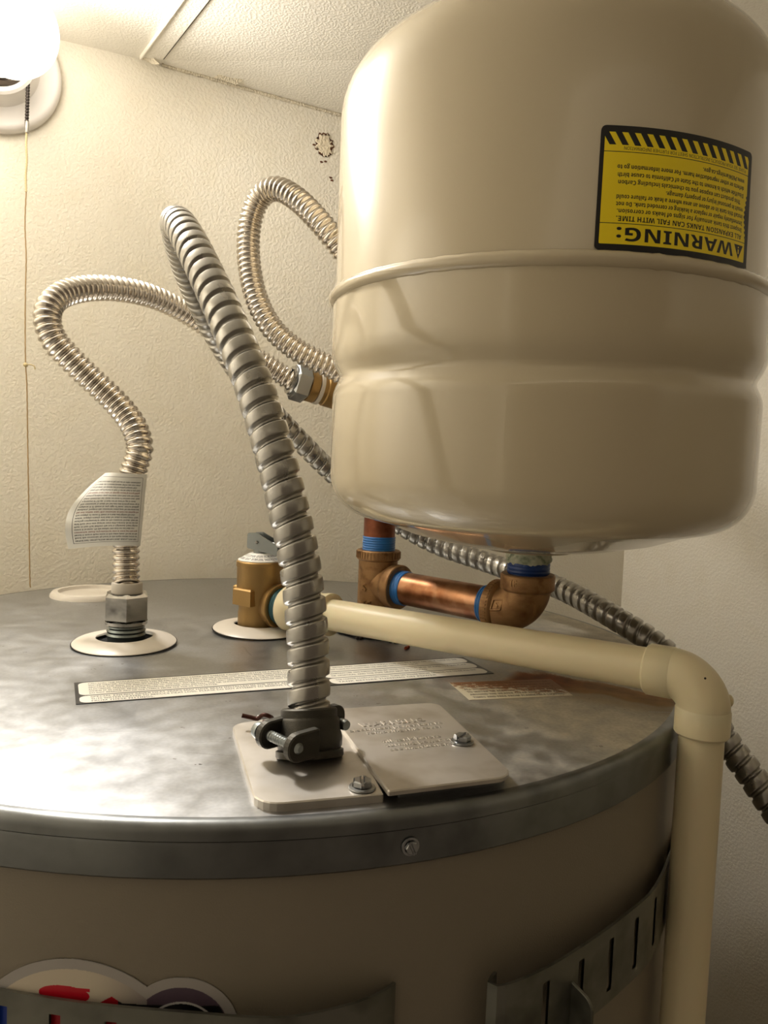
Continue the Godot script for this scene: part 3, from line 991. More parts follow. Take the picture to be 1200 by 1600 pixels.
# ------------------------------------------------------------------ expansion tank
func warning_image() -> Image:
	var w := 1152
	var h := 736
	var yellow := Color(0.97, 0.87, 0.09)
	var ink := Color(0.055, 0.05, 0.045)
	var im := canvas(w, h, Color(0.05, 0.05, 0.045, 0.0))
	round_rect(im, Rect2i(0, 0, w, h), 30, ink)
	round_rect(im, Rect2i(38, 38, w - 62, h - 76), 6, yellow)
	# triangle with its mark
	for y in range(52, 140):
		var half := (y - 52) * 0.55
		for x in range(int(104 - half), int(104 + half)):
			im.set_pixel(x, y, ink)
	for y in range(84, 112):
		for x in range(99, 110):
			im.set_pixel(x, y, yellow)
	for y in range(119, 129):
		for x in range(99, 110):
			im.set_pixel(x, y, yellow)
	write(im, "WARNING:", 162, 139, 112, ink, true, 872.0)
	for x in range(38, w - 24):
		for k in 4:
			im.set_pixel(x, 160 + k, ink)
			im.set_pixel(x, 582 + k, ink)
	write(im, "ALL EXPANSION TANKS CAN FAIL WITH TIME.", 80, 206, 42, ink, true, 955.0)
	var rows := [["Inspect this tank annually for signs of leaks or corrosion.", 955.0], ["Immediately repair or replace a leaking or corroded tank. Do not", 960.0], ["install this tank in or above an area where a leak or failure could", 962.0], ["result in personal injury or property damage.", 650.0], ["This product can expose you to chemicals including Carbon", 925.0], ["Disulfide which is known to the State of California to cause birth", 962.0], ["defects or other reproductive harm. For more information go to", 965.0], ["www.P65Warnings.ca.gov.", 390.0]]
	var ys := [248.0, 290.0, 332.0, 374.0, 418.0, 462.0, 508.0, 552.0]
	for i in rows.size():
		write(im, rows[i][0], 110 if i == 4 else 78, ys[i], 35, ink, true, rows[i][1])
	write(im, "PLEASE SEE YOUR PRODUCTS INSTRUCTION SHEET FOR FURTHER INFORMATION", 66, 616, 27, Color(0.25, 0.21, 0.05), false, 945.0)
	# hazard stripes
	for y in range(624, h - 38):
		for x in range(38, w - 24):
			if fposmod(x - 44.0 - (y - 624) * 0.62, 78.0) < 40.0:
				im.set_pixel(x, y, ink)
	# the torn dark edge
	for y in range(185, 470):
		var k := int(24.0 * (1.0 - absf((y - 330.0) / 145.0)) + 5.0 * sin(y * 0.2))
		for x in range(24, 38 + maxi(k, 0)):
			im.set_pixel(x, y, Color(0.10, 0.07, 0.05))
	return im


func tank_frame() -> Transform3D:
	return frame(Vector3(0.1561, 1.3707, 0.1163), Vector3(-0.0127, 0.9998, 0.0138))


func build_tank() -> void:
	var f := tank_frame()
	var o := thing("expansion_tank", f.origin, "large glossy beige expansion tank standing on a brass elbow above the heater", "expansion tank")
	var rt := 0.1395
	var lower := [Vector2(0.0135, 0.0095), Vector2(0.030, 0.0095), Vector2(0.0318, 0.0108), Vector2(0.060, 0.0148), Vector2(0.085, 0.0205), Vector2(0.104, 0.0275)] + arc(0.1095, 0.0595, 0.030, -72, -4, 8) + [Vector2(rt - 0.0002, 0.075), Vector2(rt, 0.108), Vector2(rt - 0.0004, 0.1120), Vector2(rt - 0.0018, 0.1160), Vector2(rt - 0.0036, 0.1195), Vector2(rt - 0.0043, 0.1220), Vector2(rt - 0.0036, 0.1245), Vector2(rt - 0.0012, 0.1290), Vector2(rt + 0.0008, 0.1340), Vector2(rt + 0.0012, 0.142), Vector2(rt + 0.0012, 0.1700)]
	put("lower_shell", lathe(lower, 128, f), made.tank_paint, o)
	var upper := [Vector2(rt + 0.0012, 0.1700), Vector2(rt - 0.0004, 0.1765), Vector2(rt - 0.0004, 0.255), Vector2(rt - 0.0005, 0.280)] + arc(rt - 0.0405, 0.288, 0.040, 0, 66, 10) + [Vector2(0.100, 0.3285), Vector2(0.07, 0.338), Vector2(0.035, 0.344), Vector2(0.0, 0.346)]
	put("upper_shell", lathe(upper, 128, f), made.tank_paint, o)
	# the bead of paint-covered weld between the shells
	var wob := noise(1.0, 3, 3)
	var ring := MB.new()
	var n := 220
	for i in n + 1:
		var th := TAU * i / n
		var c := cos(th)
		var s := sin(th)
		var k := wob.get_noise_2d(c * 26.0, s * 26.0)
		for j in 9:
			var a := deg_to_rad(-80.0 + 160.0 * j / 8.0)
			var rr := rt + 0.0004 + (0.0038 + 0.0006 * k) * cos(a)
			ring.add(f * Vector3(rr * c, 0.1735 + (0.0042 + 0.0005 * k) * sin(a), rr * s), f.basis * Vector3(cos(a) * c, sin(a), cos(a) * s), Vector2(float(i) / n, j / 8.0))
	for i in n:
		for j in 8:
			ring.quad(i * 9 + j, i * 9 + j + 1, (i + 1) * 9 + j + 1, (i + 1) * 9 + j)
	put("weld_bead", ring, made.tank_paint, o)
	var nip := put("threaded_nipple", lathe([Vector2(0.0120, -0.014), Vector2(0.0128, -0.012), Vector2(0.0134, 0.014)], 40, f), made.steel_nipple, o)
	var lumpy := noise(1.0, 3, 19)
	var paste := MB.new()
	for i in 61:
		var th := TAU * i / 60.0
		for j in 11:
			var y := -0.0008 + 0.0108 * j / 10.0
			var rr := 0.0155 + 0.0014 * lumpy.get_noise_3d(cos(th) * 3.0, j * 0.5, sin(th) * 3.0) - 0.004 * pow(absf(j / 5.0 - 1.0), 5.0)
			var low := (0.0022 * lumpy.get_noise_2d(cos(th) * 4.0, sin(th) * 4.0) if j < 4 else 0.0)
			paste.add(f * Vector3(rr * cos(th), y + low, rr * sin(th)), f.basis * Vector3(cos(th), 0.15 * (j - 5), sin(th)).normalized(), Vector2(i / 60.0, j / 10.0))
	for i in 60:
		for j in 10:
			paste.quad(i * 11 + j, i * 11 + j + 1, (i + 1) * 11 + j + 1, (i + 1) * 11 + j)
	put("thread_sealant", paste, made.sealant, nip)
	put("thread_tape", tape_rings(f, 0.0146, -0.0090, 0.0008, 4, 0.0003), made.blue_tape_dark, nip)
	# the warning label, upside down because the tank is
	var ta: Vector2 = Vector2(2.0016, 0.2376)
	var tb: Vector2 = Vector2(1.3092, 0.1780)
	var tc: Vector2 = Vector2(1.3228, 0.2380)
	var td: Vector2 = Vector2(2.0046, 0.1778)
	var lab := sheet(func(u, v):
		var th := lerpf(lerpf(ta.x, tc.x, u), lerpf(td.x, tb.x, u), v)
		var y := lerpf(lerpf(ta.y, tc.y, u), lerpf(td.y, tb.y, u), v)
		return f * Vector3(cos(th) * (rt + 0.0001), y, sin(th) * (rt + 0.0001)), 40, 8, 0.0003, func(p): return p - f * Vector3(0, 0.2, 0))
	var wm := printed(warning_image(), 0.45, true)
	wm.transparency = BaseMaterial3D.TRANSPARENCY_ALPHA_SCISSOR
	wm.alpha_scissor_threshold = 0.5
	var l := put("warning_label", lab, wm, o)
	l.set_meta("label", "yellow and black warning label, upside down")


func tape_rings(f: Transform3D, r: float, y0: float, y1: float, turns: int, bump := 0.0004) -> MB:
	var p := [Vector2(r - 0.002, y0)]
	for i in turns * 6 + 1:
		var t := float(i) / (turns * 6)
		p.append(Vector2(r + bump * (0.5 - 0.5 * cos(t * turns * TAU)), lerpf(y0, y1, t)))
	p.append(Vector2(r - 0.002, y1))
	return lathe(p, 44, f)


# ------------------------------------------------------------------ brass and copper piping
func build_piping() -> void:
	var elbow: Vector3 = Vector3(0.1538, 1.3376, 0.1195)
	var tee: Vector3 = Vector3(0.0957, 1.3420, -0.0065)
	tee.y = elbow.y + 0.001
	var o := thing("copper_piping", Vector3(tee.x, LID, tee.z), "brass tee and elbow joined by a short copper pipe with blue thread tape", "pipe fitting")
	var up := (f_up() * 1.0)
	var side := (elbow - tee).normalized()
	var ft := frame(tee, Vector3.UP)
	# tee: upright run, side branch
	var run := [Vector2(0.013, -0.0265), Vector2(0.0150, -0.0262), Vector2(0.0158, -0.0255), Vector2(0.0158, 0.0)] + [Vector2(0.0158, 0.0190), Vector2(0.0170, 0.0198), Vector2(0.0176, 0.0206), Vector2(0.0176, 0.0268), Vector2(0.0170, 0.0275), Vector2(0.0132, 0.0275)]
	var tm := lathe(run, 56, ft)
	tm.join(lathe([Vector2(0.0150, 0.0), Vector2(0.0150, 0.0085), Vector2(0.0156, 0.0135), Vector2(0.0172, 0.0165), Vector2(0.0178, 0.0175), Vector2(0.0178, 0.0238), Vector2(0.0172, 0.0246), Vector2(0.0136, 0.0246), Vector2(0.0132, 0.016)], 56, frame(tee, side)))
	tm.join(lathe(arc(0, 0, 0.0157, -90, 90, 12), 40, frame(tee, side)))
	var te := put("tee", tm, made.bronze, o)
	var ribs := MB.new()
	for i in 40:
		var th := TAU * i / 40.0
		ribs.join(box(Vector3(0.0172, 0.0212, -0.0006), Vector3(0.0181, 0.0266, 0.0006), 0.0002, ft * Transform3D(Basis(Vector3.UP, th), Vector3.ZERO)))
	put("collar_ribs", ribs, made.bronze, te)
	var toward := (cam.position - tee) * Vector3(1, 0, 1)
	var back := toward.normalized().rotated(Vector3.UP, -0.62)
	var fl := Transform3D(Basis(Vector3.UP.cross(back), Vector3.UP, back), tee + back * 0.0157)
	var mark := letters("TE", 0.0062, 0.0024, fl * Transform3D(Basis(), Vector3(0.001, -0.0155, 0)))
	mark.join(letters("S", 0.0062, 0.0024, fl * Transform3D(Basis(), Vector3(-0.001, -0.0020, 0))))
	put("raised_lettering", mark, made.bronze, te)
	# lower nipple down through the lid
	var low := put("steel_nipple", lathe([Vector2(0.0134, LID - 0.02 - tee.y), Vector2(0.0134, -0.024)], 40, ft), made.steel_nipple, o)
	low.set_meta("label", "short nipple down into the heater")
	# the copper riser above the tee
	var riser := put("copper_pipe", lathe([Vector2(0.0127, 0.020), Vector2(0.0127, 0.125)], 40, ft), made.copper_old, o)
	riser.set_meta("label", "dull reddish copper riser")
	put("thread_tape", tape_rings(ft, 0.0130, 0.0270, 0.0385, 6), made.blue_tape, riser)
	# the copper pipe between tee and elbow
	var fs := frame(tee, side)
	var gap := tee.distance_to(elbow)
	var pipe := put("copper_pipe", lathe([Vector2(0.0129, 0.018), Vector2(0.0129, gap - 0.015)], 48, fs), made.copper, o)
	pipe.set_meta("label", "bright scratched copper pipe between tee and elbow")
	put("thread_tape", tape_rings(fs, 0.0133, 0.0230, 0.0320, 4), made.blue_tape, pipe)
	put("thread_tape", tape_rings(fs, 0.0133, gap - 0.0345, gap - 0.0262, 4), made.blue_tape, pipe)
	# elbow
	var ax := f_up()
	var a := elbow - side * 0.0275
	var b := elbow + ax * 0.0260
	var path := Curve3D.new()
	path.bake_interval = 0.001
	path.add_point(a, Vector3.ZERO, side * 0.004)
	path.add_point(elbow - side * 0.0190, -side * 0.003, side * 0.0108)
	path.add_point(elbow + ax * 0.0190, -ax * 0.0108, ax * 0.003)
	path.add_point(b, -ax * 0.004, Vector3.ZERO)
	var em := sweep(path, func(_s, _t): return 0.0164, 0.0012, 48)
	em.join(lathe([Vector2(0.0166, 0.0145), Vector2(0.0184, 0.0159), Vector2(0.0187, 0.0167), Vector2(0.0187, 0.0256), Vector2(0.0180, 0.0264), Vector2(0.0138, 0.0264), Vector2(0.0136, 0.014)], 56, frame(elbow, ax)))
	em.join(lathe([Vector2(0.0166, 0.0190), Vector2(0.0180, 0.0204), Vector2(0.0184, 0.0212), Vector2(0.0184, 0.0268), Vector2(0.0177, 0.0275), Vector2(0.0136, 0.0275), Vector2(0.0132, 0.016)], 56, frame(elbow, -side)))
	var el := put("elbow", em, made.bronze, o)
	var ribs2 := MB.new()
	for i in 44:
		var th := TAU * i / 44.0
		ribs2.join(box(Vector3(0.0180, 0.0218, -0.0006), Vector3(0.0190, 0.0264, 0.0006), 0.0002, frame(elbow, -side) * Transform3D(Basis(Vector3.UP, th), Vector3.ZERO)))
	put("collar_ribs", ribs2, made.bronze, el)
	# the diamond mark and the letters on it
	var mid := path.sample_baked(path.get_baked_length() * 0.30)
	var out := cam.position - mid
	out = (out - side * out.dot(side)).normalized()
	var xs := Vector3.UP.cross(out).normalized()
	var fm := Transform3D(Basis(xs, out.cross(xs), out), mid + out * 0.0164)
	var dm := MB.new()
	var c4 := [Vector3(-0.0045, -0.0042, 0), Vector3(0.0032, -0.0030, 0), Vector3(0.0045, 0.0042, 0), Vector3(-0.0032, 0.0032, 0)]
	for i in 4:
		dm.join(sweep(smooth_path([c4[i], c4[(i + 1) % 4]]), func(_s, _t): return 0.0007, 0.001, 8, 0.0, -1.0, true))
	dm.join(letters("S", 0.0042, 0.0012, Transform3D()))
	put("raised_mark", dm.moved(fm), made.bronze, el)
	var fi := Transform3D(Basis(xs, Vector3.UP, xs.cross(Vector3.UP)), elbow + ax * 0.0212 + xs.cross(Vector3.UP) * 0.0186)
	put("raised_lettering", letters("IF", 0.0046, 0.0010, fi), made.bronze, el)


func f_up() -> Vector3:
	return (Vector3(-0.0127, 0.9998, 0.0138)).normalized()


# ------------------------------------------------------------------ relief valve and its drain pipe
func build_valve() -> void:
	var b: Vector3 = Vector3(0.0050, 1.3000, -0.0323)
	var o := thing("relief_valve", b, "brass temperature relief valve with a white cap and metal test lever", "relief valve")
	var f := frame(b, Vector3.UP)
	put("valve_body", lathe([Vector2(0.0155, -0.01), Vector2(0.0165, 0.0), Vector2(0.0166, 0.014), Vector2(0.0160, 0.0168), Vector2(0.0164, 0.0200), Vector2(0.0174, 0.0228), Vector2(0.0180, 0.028), Vector2(0.0182, 0.0500), Vector2(0.0188, 0.0510), Vector2(0.0188, 0.0545), Vector2(0.0180, 0.0555), Vector2(0.0, 0.0555)], 56, f), made.brass, o)
	var flats := MB.new()
	for s in [0.55, 0.55 + PI / 2, 0.55 + PI, 0.55 - PI / 2]:
		flats.join(box(Vector3(0.0145, 0.0215, -0.0095), Vector3(0.0200, 0.0345, 0.0095), 0.0012, f * Transform3D(Basis(Vector3.UP, s), Vector3.ZERO)))
	put("wrench_flats", flats, made.brass, o)
	var cap := put("cap_label", cone_cap(f), printed(cap_image(), 0.4), o)
	cap.set_meta("label", "white conical cap with small print")
	put("stem", lathe([Vector2(0.0058, 0.061), Vector2(0.0058, 0.064), Vector2(0.003, 0.0645), Vector2(0.003, 0.073), Vector2(0.0, 0.073)], 24, f), made.zinc, o)
	# the folded test lever
	var ld := ((Vector3(0.0266, 1.3528, 0.0048)) - (Vector3(-0.0025, 1.3540, -0.0335))).normalized()
	var lv := Transform3D(Basis(ld, Vector3.UP, ld.cross(Vector3.UP)).orthonormalized(), b + Vector3(0, 0.0655, 0))
	var lm := MB.new()
	for s in [-1.0, 1.0]:
		lm.join(slab(rounded([Vector2(-0.010, -0.001), Vector2(0.020, -0.004), Vector2(0.020, 0.004), Vector2(-0.002, 0.012), Vector2(-0.010, 0.011)], [0.002, 0.001, 0.001, 0.002, 0.002], 4), -0.0006, 0.0006, 0.0002, lv * Transform3D(Basis(Vector3.RIGHT, -PI / 2), Vector3(0, 0, s * 0.0046))))
	lm.join(slab(rect(0.034, 0.0098, 0.001), -0.0006, 0.0006, 0.0002, lv * Transform3D(Basis(Vector3(0, 0, 1), -0.12), Vector3(0.031, 0.0035, 0))))
	lm.join(slab(rect(0.0095, 0.010, 0.001), -0.0006, 0.0006, 0.0002, lv * Transform3D(Basis(Vector3(0, 0, 1), PI / 2), Vector3(-0.0095, 0.005, 0))))
	put("lever", lm, made.zinc, o)
	put("lever_pin", lathe([Vector2(0, -0.0062), Vector2(0.0013, -0.006), Vector2(0.0013, 0.006), Vector2(0.0, 0.0062)], 14, lv * Transform3D(Basis(Vector3.RIGHT, PI / 2), Vector3(0.0, 0.0045, 0))), made.chrome, o)
	# outlet towards the drain pipe
	var od := drain_dir()
	var oc := drain_point(b)
	var fo := frame(oc, od)
	put("outlet", lathe([Vector2(0.0135, 0.0), Vector2(0.0150, 0.012), Vector2(0.0168, 0.0165), Vector2(0.0176, 0.0180), Vector2(0.0176, 0.0215), Vector2(0.0168, 0.0222), Vector2(0.0138, 0.0222)], 48, fo), made.brass, o)
	put("thread_tape", tape_rings(fo, 0.0142, 0.0222, 0.0300, 3), made.teal, o)


func drain_dir() -> Vector3:
	return ((Vector3(0.1691, 1.3289, 0.2640)) - (Vector3(0.0170, 1.3212, -0.0159))).normalized()


func drain_point(b: Vector3) -> Vector3:
	# the point of the drain pipe's line closest to the valve's axis
	var p: Vector3 = Vector3(0.0170, 1.3212, -0.0159)
	var d := drain_dir()
	var h := Vector2(d.x, d.z)
	var t := Vector2(b.x - p.x, b.z - p.z).dot(h) / h.length_squared()
	return p + d * t


func cone_cap(f: Transform3D) -> MB:
	var m := MB.new()
	var n := 48
	for k in 3:
		var pr: Array = [[Vector2(0.0176, 0.0555), Vector2(0.0176, 0.0562)], [Vector2(0.0176, 0.0562), Vector2(0.0085, 0.0612)], [Vector2(0.0085, 0.0612), Vector2(0.0, 0.0618)]][k]
		var d: Vector2 = (pr[1] - pr[0]).normalized()
		var base := m.v.size()
		for i in n + 1:
			var th := TAU * i / n
			for q in pr:
				var rr: float = q.x / 0.0176 * 0.5
				m.add(f * Vector3(q.x * cos(th), q.y, q.x * sin(th)), Vector3(d.y * cos(th), -d.x, d.y * sin(th)), Vector2(0.5 + rr * cos(th), 0.5 + rr * sin(th)))
		for i in n:
			m.quad(base + 2 * i, base + 2 * i + 1, base + 2 * i + 3, base + 2 * i + 2)
	return m


func cap_image() -> Image:
	var n := 512
	var im := canvas(n, n, Color(0.90, 0.89, 0.86))
	var ink := Color(0.12, 0.12, 0.13)
	var strip := canvas(1400, 70, Color(0.90, 0.89, 0.86))
	write(strip, "WARNING  AVOID SCALDING  TEST VALVE  LEVER  YEARLY  RELIEF AT 150 PSI 210 F  PIPE THE OUTLET TO A DRAIN", 4, 30, 28, ink, true, 1390.0)
	write(strip, "DO NOT PLUG OR CAP THE OUTLET  REPLACE IF IT LEAKS  READ THE TAG BEFORE TESTING  KEEP CLEAR", 4, 62, 28, ink, true, 1390.0)
	for y in n:
		for x in n:
			var d := Vector2(x - n / 2.0, y - n / 2.0)
			var r := d.length() / (n / 2.0)
			if r > 0.52 and r < 0.97:
				var u := fposmod(d.angle() / TAU, 1.0)
				im.set_pixel(x, y, strip.get_pixel(int(u * 1399.0), clampi(int((0.97 - r) / 0.45 * 70.0), 0, 69)))
	return im


func build_discharge() -> void:
	var b: Vector3 = Vector3(0.0050, 1.3000, -0.0323)
	var start := drain_point(b)
	var d := drain_dir()
	var corner: Vector3 = Vector3(0.1691, 1.3289, 0.2640)
	var reach := start.distance_to(corner)
	var o := thing("drain_pipe", Vector3(corner.x, 0.0, corner.z), "cream plastic drain pipe running from the relief valve, turning down at the right", "drain pipe")
	var f := frame(start, d)
	var cu := put("adapter", lathe([Vector2(0.0125, 0.0290), Vector2(0.0168, 0.0300), Vector2(0.0176, 0.0312), Vector2(0.0176, 0.0400), Vector2(0.0160, 0.0425), Vector2(0.0150, 0.0470), Vector2(0.0150, 0.0690), Vector2(0.0158, 0.0698), Vector2(0.0158, 0.0740), Vector2(0.0140, 0.0746), Vector2(0.0110, 0.0746)], 48, f), made.cpvc, o)
	cu.set_meta("label", "threaded plastic adapter at the valve")
	var pr := 0.0116
	put("level_pipe", lathe([Vector2(pr, 0.060), Vector2(pr, reach - 0.014)], 48, f), made.cpvc, o)
	var down := Vector3(0.0, -1.0, 0.0)
	put("down_pipe", lathe([Vector2(pr, 0.016), Vector2(pr, corner.y - 0.12), Vector2(0.009, corner.y - 0.12), Vector2(0.009, corner.y - 0.14)], 48, frame(corner, down)), made.cpvc, o)
	# elbow with its two sockets
	var path := Curve3D.new()
	path.bake_interval = 0.001
	path.add_point(corner - d * 0.0205, Vector3.ZERO, d * 0.002)
	path.add_point(corner - d * 0.0165, -d * 0.001, d * 0.0085)
	path.add_point(corner + down * 0.0165, -down * 0.0085, down * 0.001)
	path.add_point(corner + down * 0.0205, -down * 0.002, Vector3.ZERO)
	var em := sweep(path, func(_s, _t): return 0.0136, 0.0012, 48)
	for e in [[-d, 0.0305, 0.0141], [down, 0.0305, 0.0141]]:
		var k: float = e[2]
		em.join(lathe([Vector2(0.0132, 0.0150), Vector2(k, 0.0168), Vector2(k, e[1] - 0.0012), Vector2(k - 0.0010, e[1]), Vector2(0.0112, e[1])], 48, frame(corner, e[0])))
	var el := put("elbow", em, made.cpvc, o)
	var rgt := cam.basis.x
	var nub := corner + down * 0.012 + rgt * 0.0135
	put("sprue_mark", lathe([Vector2(0.0032, -0.001), Vector2(0.0032, 0.0008), Vector2(0.0026, 0.0014), Vector2(0.0, 0.0014)], 16, frame(nub, rgt)), made.cpvc, el)
	var dot := corner + (cam.position - corner).normalized() * 0.0135
	put("dark_speck", lathe([Vector2(0.0006, -0.0006), Vector2(0.0005, 0.0003), Vector2(0.0, 0.0004)], 10, frame(dot, cam.position - corner)), made.dirt, el)


# ------------------------------------------------------------------ flexible water hoses
func corrugated(c: Curve3D, pitch: float, r0: float, r1: float, from := 0.0) -> MB:
	return sweep(c, func(s, _t): return lerpf(r0, r1, pow(0.5 - 0.5 * cos(TAU * s / pitch), 0.6)), pitch / 10.0, 26, from)


func hex_nut(r: float, h: float, f: Transform3D) -> MB:
	# a hexagonal prism with chamfered corners
	var m := lathe([Vector2(r * 0.86, 0.0), Vector2(r, h * 0.12), Vector2(r, h * 0.88), Vector2(r * 0.86, h)], 6, Transform3D(), true)
	m.join(lathe([Vector2(0.0, 0.0), Vector2(r * 0.84, 0.0)], 24))
	m.join(lathe([Vector2(r * 0.84, h), Vector2(0.0, h)], 24))
	return m.moved(f)


func build_hoses() -> void:
	# hot side: from the left port up, over and back to the wall side
	var b: Vector3 = Vector3(-0.0975, 1.3000, -0.0133)
	var top: Vector3 = Vector3(-0.0977, 1.3306, -0.0172)
	var o := thing("water_hose", b, "corrugated steel water hose looping left from the left port, with a paper tag", "water hose", "")
	var f := frame(b, Vector3.UP)
	put("pipe_nipple", lathe([Vector2(0.0130, -0.015), Vector2(0.0133, 0.0), Vector2(0.0131, 0.004), Vector2(0.0137, 0.006), Vector2(0.0129, 0.0075), Vector2(0.0136, 0.009), Vector2(0.0128, 0.0105), Vector2(0.0135, 0.012), Vector2(0.0128, 0.0135), Vector2(0.0134, 0.015), Vector2(0.0132, 0.017)], 40, f), made.steel_nipple, o)
	put("hex_nut", hex_nut(0.0163, 0.0215, f * Transform3D(Basis(Vector3.UP, 0.42), Vector3(0, 0.0150, 0))), made.chrome, o)
	put("nut_shoulder", lathe([Vector2(0.0128, 0.0120), Vector2(0.0146, 0.0138), Vector2(0.0146, 0.016)], 40, f), made.chrome, o)
	put("plastic_collar", lathe([Vector2(0.0108, 0.0350), Vector2(0.0108, 0.0425), Vector2(0.0102, 0.0435), Vector2(0.0080, 0.0435)], 36, f), made.collar, o)
	var pts := [b + Vector3(0, 0.036, 0), Vector3(-0.0979, 1.3472, -0.0184), Vector3(-0.0981, 1.3703, -0.0201), Vector3(-0.0980, 1.3934, -0.0217), Vector3(-0.0965, 1.4120, -0.0223), Vector3(-0.0928, 1.4269, -0.0217), Vector3(-0.0898, 1.4400, -0.0212), Vector3(-0.0925, 1.4529, -0.0255), Vector3(-0.0979, 1.4630, -0.0308), Vector3(-0.1083, 1.4755, -0.0363), Vector3(-0.1215, 1.4876, -0.0386), Vector3(-0.1362, 1.5015, -0.0396), Vector3(-0.1477, 1.5146, -0.0412), Vector3(-0.1521, 1.5294, -0.0441), Vector3(-0.1488, 1.5421, -0.0501), Vector3(-0.1384, 1.5521, -0.0605), Vector3(-0.1184, 1.5604, -0.0740), Vector3(-0.0941, 1.5637, -0.0854), Vector3(-0.0706, 1.5626, -0.0968), Vector3(-0.0458, 1.5559, -0.1072), Vector3(-0.0175, 1.5420, -0.1123), Vector3(0.0144, 1.5261, -0.1146), Vector3(0.0316, 1.5168, -0.1128), Vector3(0.0470, 1.5076, -0.1098), Vector3(0.0552, 1.5047, -0.1092)]
	put("corrugated_tube", corrugated(smooth_path(pts), 0.0047, 0.0080, 0.0098), made.stainless, o)
	# union at its far end
	var e0: Vector3 = Vector3(0.0470, 1.5076, -0.1098)
	var ed := ((Vector3(0.0843, 1.4996, -0.1113)) - e0).normalized()
	var fe := frame(e0, ed)
	put("flare_ring", lathe([Vector2(0.0100, 0.0), Vector2(0.0128, 0.0005), Vector2(0.0135, 0.002), Vector2(0.0128, 0.0045), Vector2(0.0115, 0.005)], 36, fe), made.chrome, o)
	put("hex_nut", hex_nut(0.0172, 0.0150, fe * Transform3D(Basis(Vector3.UP, 0.2), Vector3(0, 0.003, 0))), made.screw, o)
	var br := put("brass_union", lathe([Vector2(0.0120, 0.017), Vector2(0.0142, 0.018), Vector2(0.0142, 0.0255), Vector2(0.0130, 0.0265), Vector2(0.0130, 0.034), Vector2(0.0140, 0.035), Vector2(0.0140, 0.075), Vector2(0.0, 0.075)], 36, fe), made.brass, o)
	put("white_gasket", lathe([Vector2(0.0128, 0.0265), Vector2(0.0146, 0.0267), Vector2(0.0146, 0.0300), Vector2(0.0128, 0.0303)], 36, fe), made.white_plastic, br)
	# the paper tag wrapped round it
	var tg := [[Vector3(-0.0860, 1.4216, -0.0073), Vector3(-0.1005, 1.4212, -0.0044), Vector3(-0.1080, 1.4225, -0.0117), Vector3(-0.1120, 1.4209, -0.0342)], [Vector3(-0.0898, 1.3705, -0.0055), Vector3(-0.1003, 1.3715, -0.0020), Vector3(-0.1149, 1.3705, -0.0111), Vector3(-0.1360, 1.3642, -0.0432)]]
	var tagm := sheet(func(u, v):
		var a: Vector3 = bez(tg[0], u)
		var c: Vector3 = bez(tg[1], u)
		var bow: Vector3 = Vector3(-0.012, 0.0, 0.0) * sin(PI * v) * u * u
		var q: Vector3 = a.lerp(c, v) + bow + Vector3(0, 0, 0.0012) * sin(v * 16.0 + u * 3.0) * (0.3 + u)
		return q, 24, 24, 0.00025, func(p): return cam.position - p)
	tag(put("paper_tag", tagm, printed(tag_image(), 0.75, true)), "crumpled paper tag with fine print wrapped around the left water hose", "paper tag")
	# cold side: the loop that runs behind the tank
	var r0: Vector3 = Vector3(0.0979, 1.4301, -0.0203)
	var c := thing("water_hose", r0, "corrugated steel water hose looping up behind the left edge of the tank", "water hose", "")
	var cold := [r0, Vector3(0.1018, 1.4540, -0.0290), Vector3(0.0991, 1.4780, -0.0374), Vector3(0.0857, 1.4990, -0.0393), Vector3(0.0642, 1.5121, -0.0410), Vector3(0.0504, 1.5174, -0.0431), Vector3(0.0321, 1.5266, -0.0486), Vector3(0.0153, 1.5425, -0.0572), Vector3(0.0049, 1.5644, -0.0666), Vector3(0.0003, 1.5887, -0.0747), Vector3(-0.0007, 1.6131, -0.0801), Vector3(0.0015, 1.6343, -0.0806), Vector3(0.0073, 1.6503, -0.0736), Vector3(0.0156, 1.6543, -0.0614), Vector3(0.0269, 1.6447, -0.0448), Vector3(0.0392, 1.6292, -0.0317), Vector3(0.0542, 1.6107, -0.0237), Vector3(0.0772, 1.5898, -0.0274), Vector3(0.1392, 1.5843, -0.0871), Vector3(0.2474, 1.6040, -0.2048), Vector3(0.2916, 1.6133, -0.2407)]
	put("corrugated_tube", corrugated(smooth_path(cold), 0.0047, 0.0080, 0.0098), made.stainless, c)
	put("hex_nut", hex_nut(0.0165, 0.022, frame(r0 - Vector3(0, 0.020, 0), Vector3.UP)), made.chrome, c)


func bez(p: Array, t: float) -> Vector3:
	return p[0].bezier_interpolate(p[1], p[2], p[3], t)


